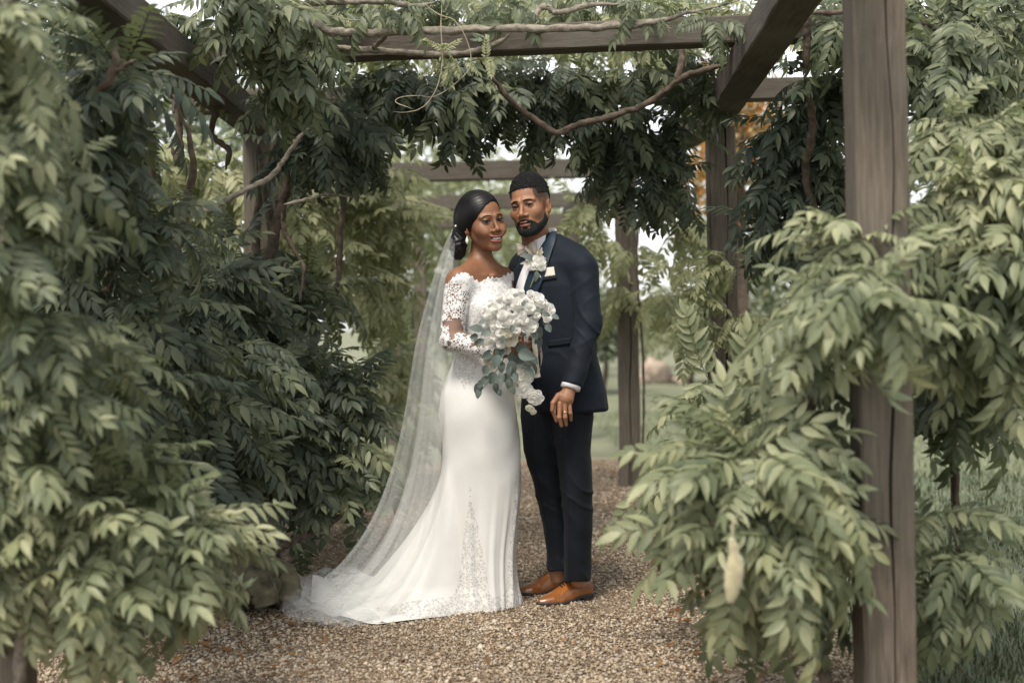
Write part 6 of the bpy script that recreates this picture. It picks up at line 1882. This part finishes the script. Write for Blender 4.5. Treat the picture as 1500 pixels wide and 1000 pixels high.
# boulders on the lawn
MAT['rock'] = plain('rock', (0.36, 0.29, 0.235), 0.9, 0.2, 0.4, 5, 1.0, 25)
iv3, if3 = icos(3)
for i, (px, py, w, hgt, lab) in enumerate([(955, 556, 0.30, 0.26, 'large tan boulder on the lawn beside the third post'), (975, 560, 0.20, 0.17, 'medium rounded boulder touching the large one'), (940, 562, 0.16, 0.11, 'small low boulder at the foot of the large one'), (996, 562, 0.16, 0.10, 'flat tan stone at the end of the boulder row')]):
    g0 = ground_at(px, py)
    d = 1 + 0.16 * np.sin(iv3 @ rng.normal(0, 2.2, 3) + i) + 0.10 * np.sin(iv3 @ rng.normal(0, 4.5, 3)) + 0.04 * np.sin(iv3 @ rng.normal(0, 11, 3))
    V = iv3 * d[:, None] * np.array([w, w * 0.8, hgt]) + g0 + np.array([0, 0, hgt * 0.55])
    tag(obj('boulder', V, if3, MAT['rock']), lab, 'boulder', 'boulders on the lawn')

# mossy roots by the second left post
MAT['mossy'] = plain('mossy', (0.10, 0.088, 0.058), 0.95, 0.2, 0.6, 14, 1.0, 45)
rt = tag(empty('wisteria_root', ground_at(385, 880)), 'thick mossy twisted roots bulging from the gravel beside the train', 'root')
for pts, r0, r1 in (([(335, 850, 5.9), (362, 838, 5.95), (385, 832, 6.0), (412, 838, 6.05), (424, 862, 6.0), (416, 886, 5.95)], .055, .050), ([(352, 880, 5.95), (372, 852, 5.9), (384, 862, 5.85), (390, 884, 5.85)], .060, .055), ([(330, 868, 6.0), (352, 862, 5.9), (368, 880, 5.85)], .05, .06), ([(390, 838, 6.1), (404, 858, 6.0), (398, 884, 5.95)], .045, .04)):
    P = spline([at(*p) for p in pts], 30); P[:, 2] = np.maximum(P[:, 2], 0.0)
    V, F = tube(P, np.linspace(r0, r1, 30), 14, 0.07); obj('root', V, F, MAT['mossy'], rt)

# rough grass outside the right posts
def blades(n, x0, x1, y0, y1, h0, h1):
    x = x0 + (x1 - x0) * rng.random(n); y = y0 + (y1 - y0) * rng.random(n) ** 1.3
    tuft = 0.5 + 0.5 * np.sin(x * 7 + 1.3 * np.sin(y * 5)) * np.sin(y * 6 + 1.1 * np.sin(x * 4))
    h = (h0 + (h1 - h0) * rng.random(n)) * (0.45 + 0.9 * tuft)
    a = rng.random(n) * 6.28; w = rng.uniform(0.0018, 0.004, n)
    dx, dy = np.cos(a), np.sin(a); lean = rng.uniform(0.2, 1.0, n) * h
    b0 = np.stack([x, y, np.full(n, -0.006)], 1); s_ = np.stack([-dy * w, dx * w, 0 * w], 1)
    m1 = b0 + np.stack([dx * lean * 0.3, dy * lean * 0.3, h * 0.6], 1); t1 = b0 + np.stack([dx * lean, dy * lean, h * 0.95], 1)
    V = np.stack([b0 - s_, b0 + s_, m1 + s_ * 0.8, m1 - s_ * 0.8, t1], 1).reshape(-1, 3)
    k = np.arange(n)[:, None] * 5
    F = np.concatenate([k + np.array([0, 1, 2]), k + np.array([0, 2, 3]), k + np.array([3, 2, 4])])
    return V, F
MAT['grass'] = leaf_mat('grass', (0.022, 0.032, 0.021), (0.045, 0.058, 0.040), (0.115, 0.122, 0.088), 0.2, 0.6)
V, F = blades(46000, 1.22, 3.6, 3.8, 10.5, 0.02, 0.09)
tag(obj('rough_grass', V, F, MAT['grass']), 'rough grey green grass growing outside the right posts', 'grass', kind='stuff')
V, F = blades(14000, 0.95, 4.5, 10.2, 18, 0.04, 0.10)
MAT['lawn_blade'] = leaf_mat('lawn_blade', (0.10, 0.12, 0.07), (0.19, 0.205, 0.125), (0.30, 0.30, 0.20), 0.25, 0.6)
tag(obj('lawn_grass', V, F, MAT['lawn_blade']), 'mown lawn grass beyond the third post', 'grass', kind='stuff')
# dry fallen leaves
MAT['dry_leaf'] = leaf_mat('dry_leaf', (0.10, 0.045, 0.02), (0.22, 0.10, 0.035), (0.36, 0.19, 0.07), 0.15, 0.6)
FLM = [mesh_np('fallen_leaf', *leaflet(0.075, 0.032, f_, c_, 0.02), MAT['dry_leaf']) for f_, c_ in ((0.5, 0.2), (0.8, -0.15), (0.3, 0.35))]
zones = [((985, 900), 30, 14, 8, 'crisp brown leaf fallen on the gravel under the drooping wisteria'), ((240, 945), 80, 22, 12, 'dry orange leaf lying on the gravel under the broad bush'), ((1385, 890), 40, 40, 9, 'dead leaf caught in the grass at the foot of the cracked post'), ((450, 835), 60, 30, 9, 'brown leaf on the gravel between the roots and the train'), ((890, 690), 26, 16, 8, 'dead leaf near the foot of the third post')]
for (cx, cy), sx, sy, n, lab in zones:
    for i in range(n):
        px, py = rng.normal(cx, sx * 0.6), rng.normal(cy, sy * 0.6)
        if 405 < px < 770 and 840 < py: continue
        g0 = ground_at(px, py)
        o = bpy.data.objects.new('fallen_leaf', FLM[i % 3]); COL.objects.link(o)
        o.location = (g0[0], g0[1], 0.018); o.rotation_euler = (rng.normal(0, 0.25), rng.normal(0, 0.25), rng.random() * 6.28)
        s_ = rng.uniform(0.6, 1.0); o.scale = (s_, s_, s_)
        tag(o, lab, 'leaf', lab.replace('leaf', 'leaves', 1))

# crumbs of dead leaf and twig along the edges of the path
def litter(n):
    side = rng.random(n)
    x = np.where(side < 0.5, rng.normal(-1.15, 0.28, n), rng.normal(0.95, 0.22, n)); y = rng.uniform(4.3, 9.5, n)
    k = rng.random(n) < 0.12; x[k] = rng.uniform(-1.2, 1.0, k.sum())
    d_ = rng.normal(size=(n, 3)) * (1, 1, 0.22); d_ /= np.linalg.norm(d_, axis=1)[:, None]
    s_ = np.cross(d_, (0, 0, 1.0)); l = rng.uniform(0.008, 0.026, n)[:, None]; w = l * rng.uniform(0.12, 0.5, n)[:, None]
    p = np.stack([x, y, np.full(n, 0.018)], 1)
    V = np.stack([p - d_ * l, p + s_ * w + (0, 0, 0.003), p + d_ * l, p - s_ * w + (0, 0, 0.004)], 1).reshape(-1, 3)
    return V, np.arange(4 * n).reshape(-1, 4)
V, F = litter(3200)
tag(obj('leaf_litter', V, F, MAT['dry_leaf']), 'crumbled brown leaf litter along both edges of the path', 'leaf litter', kind='stuff')
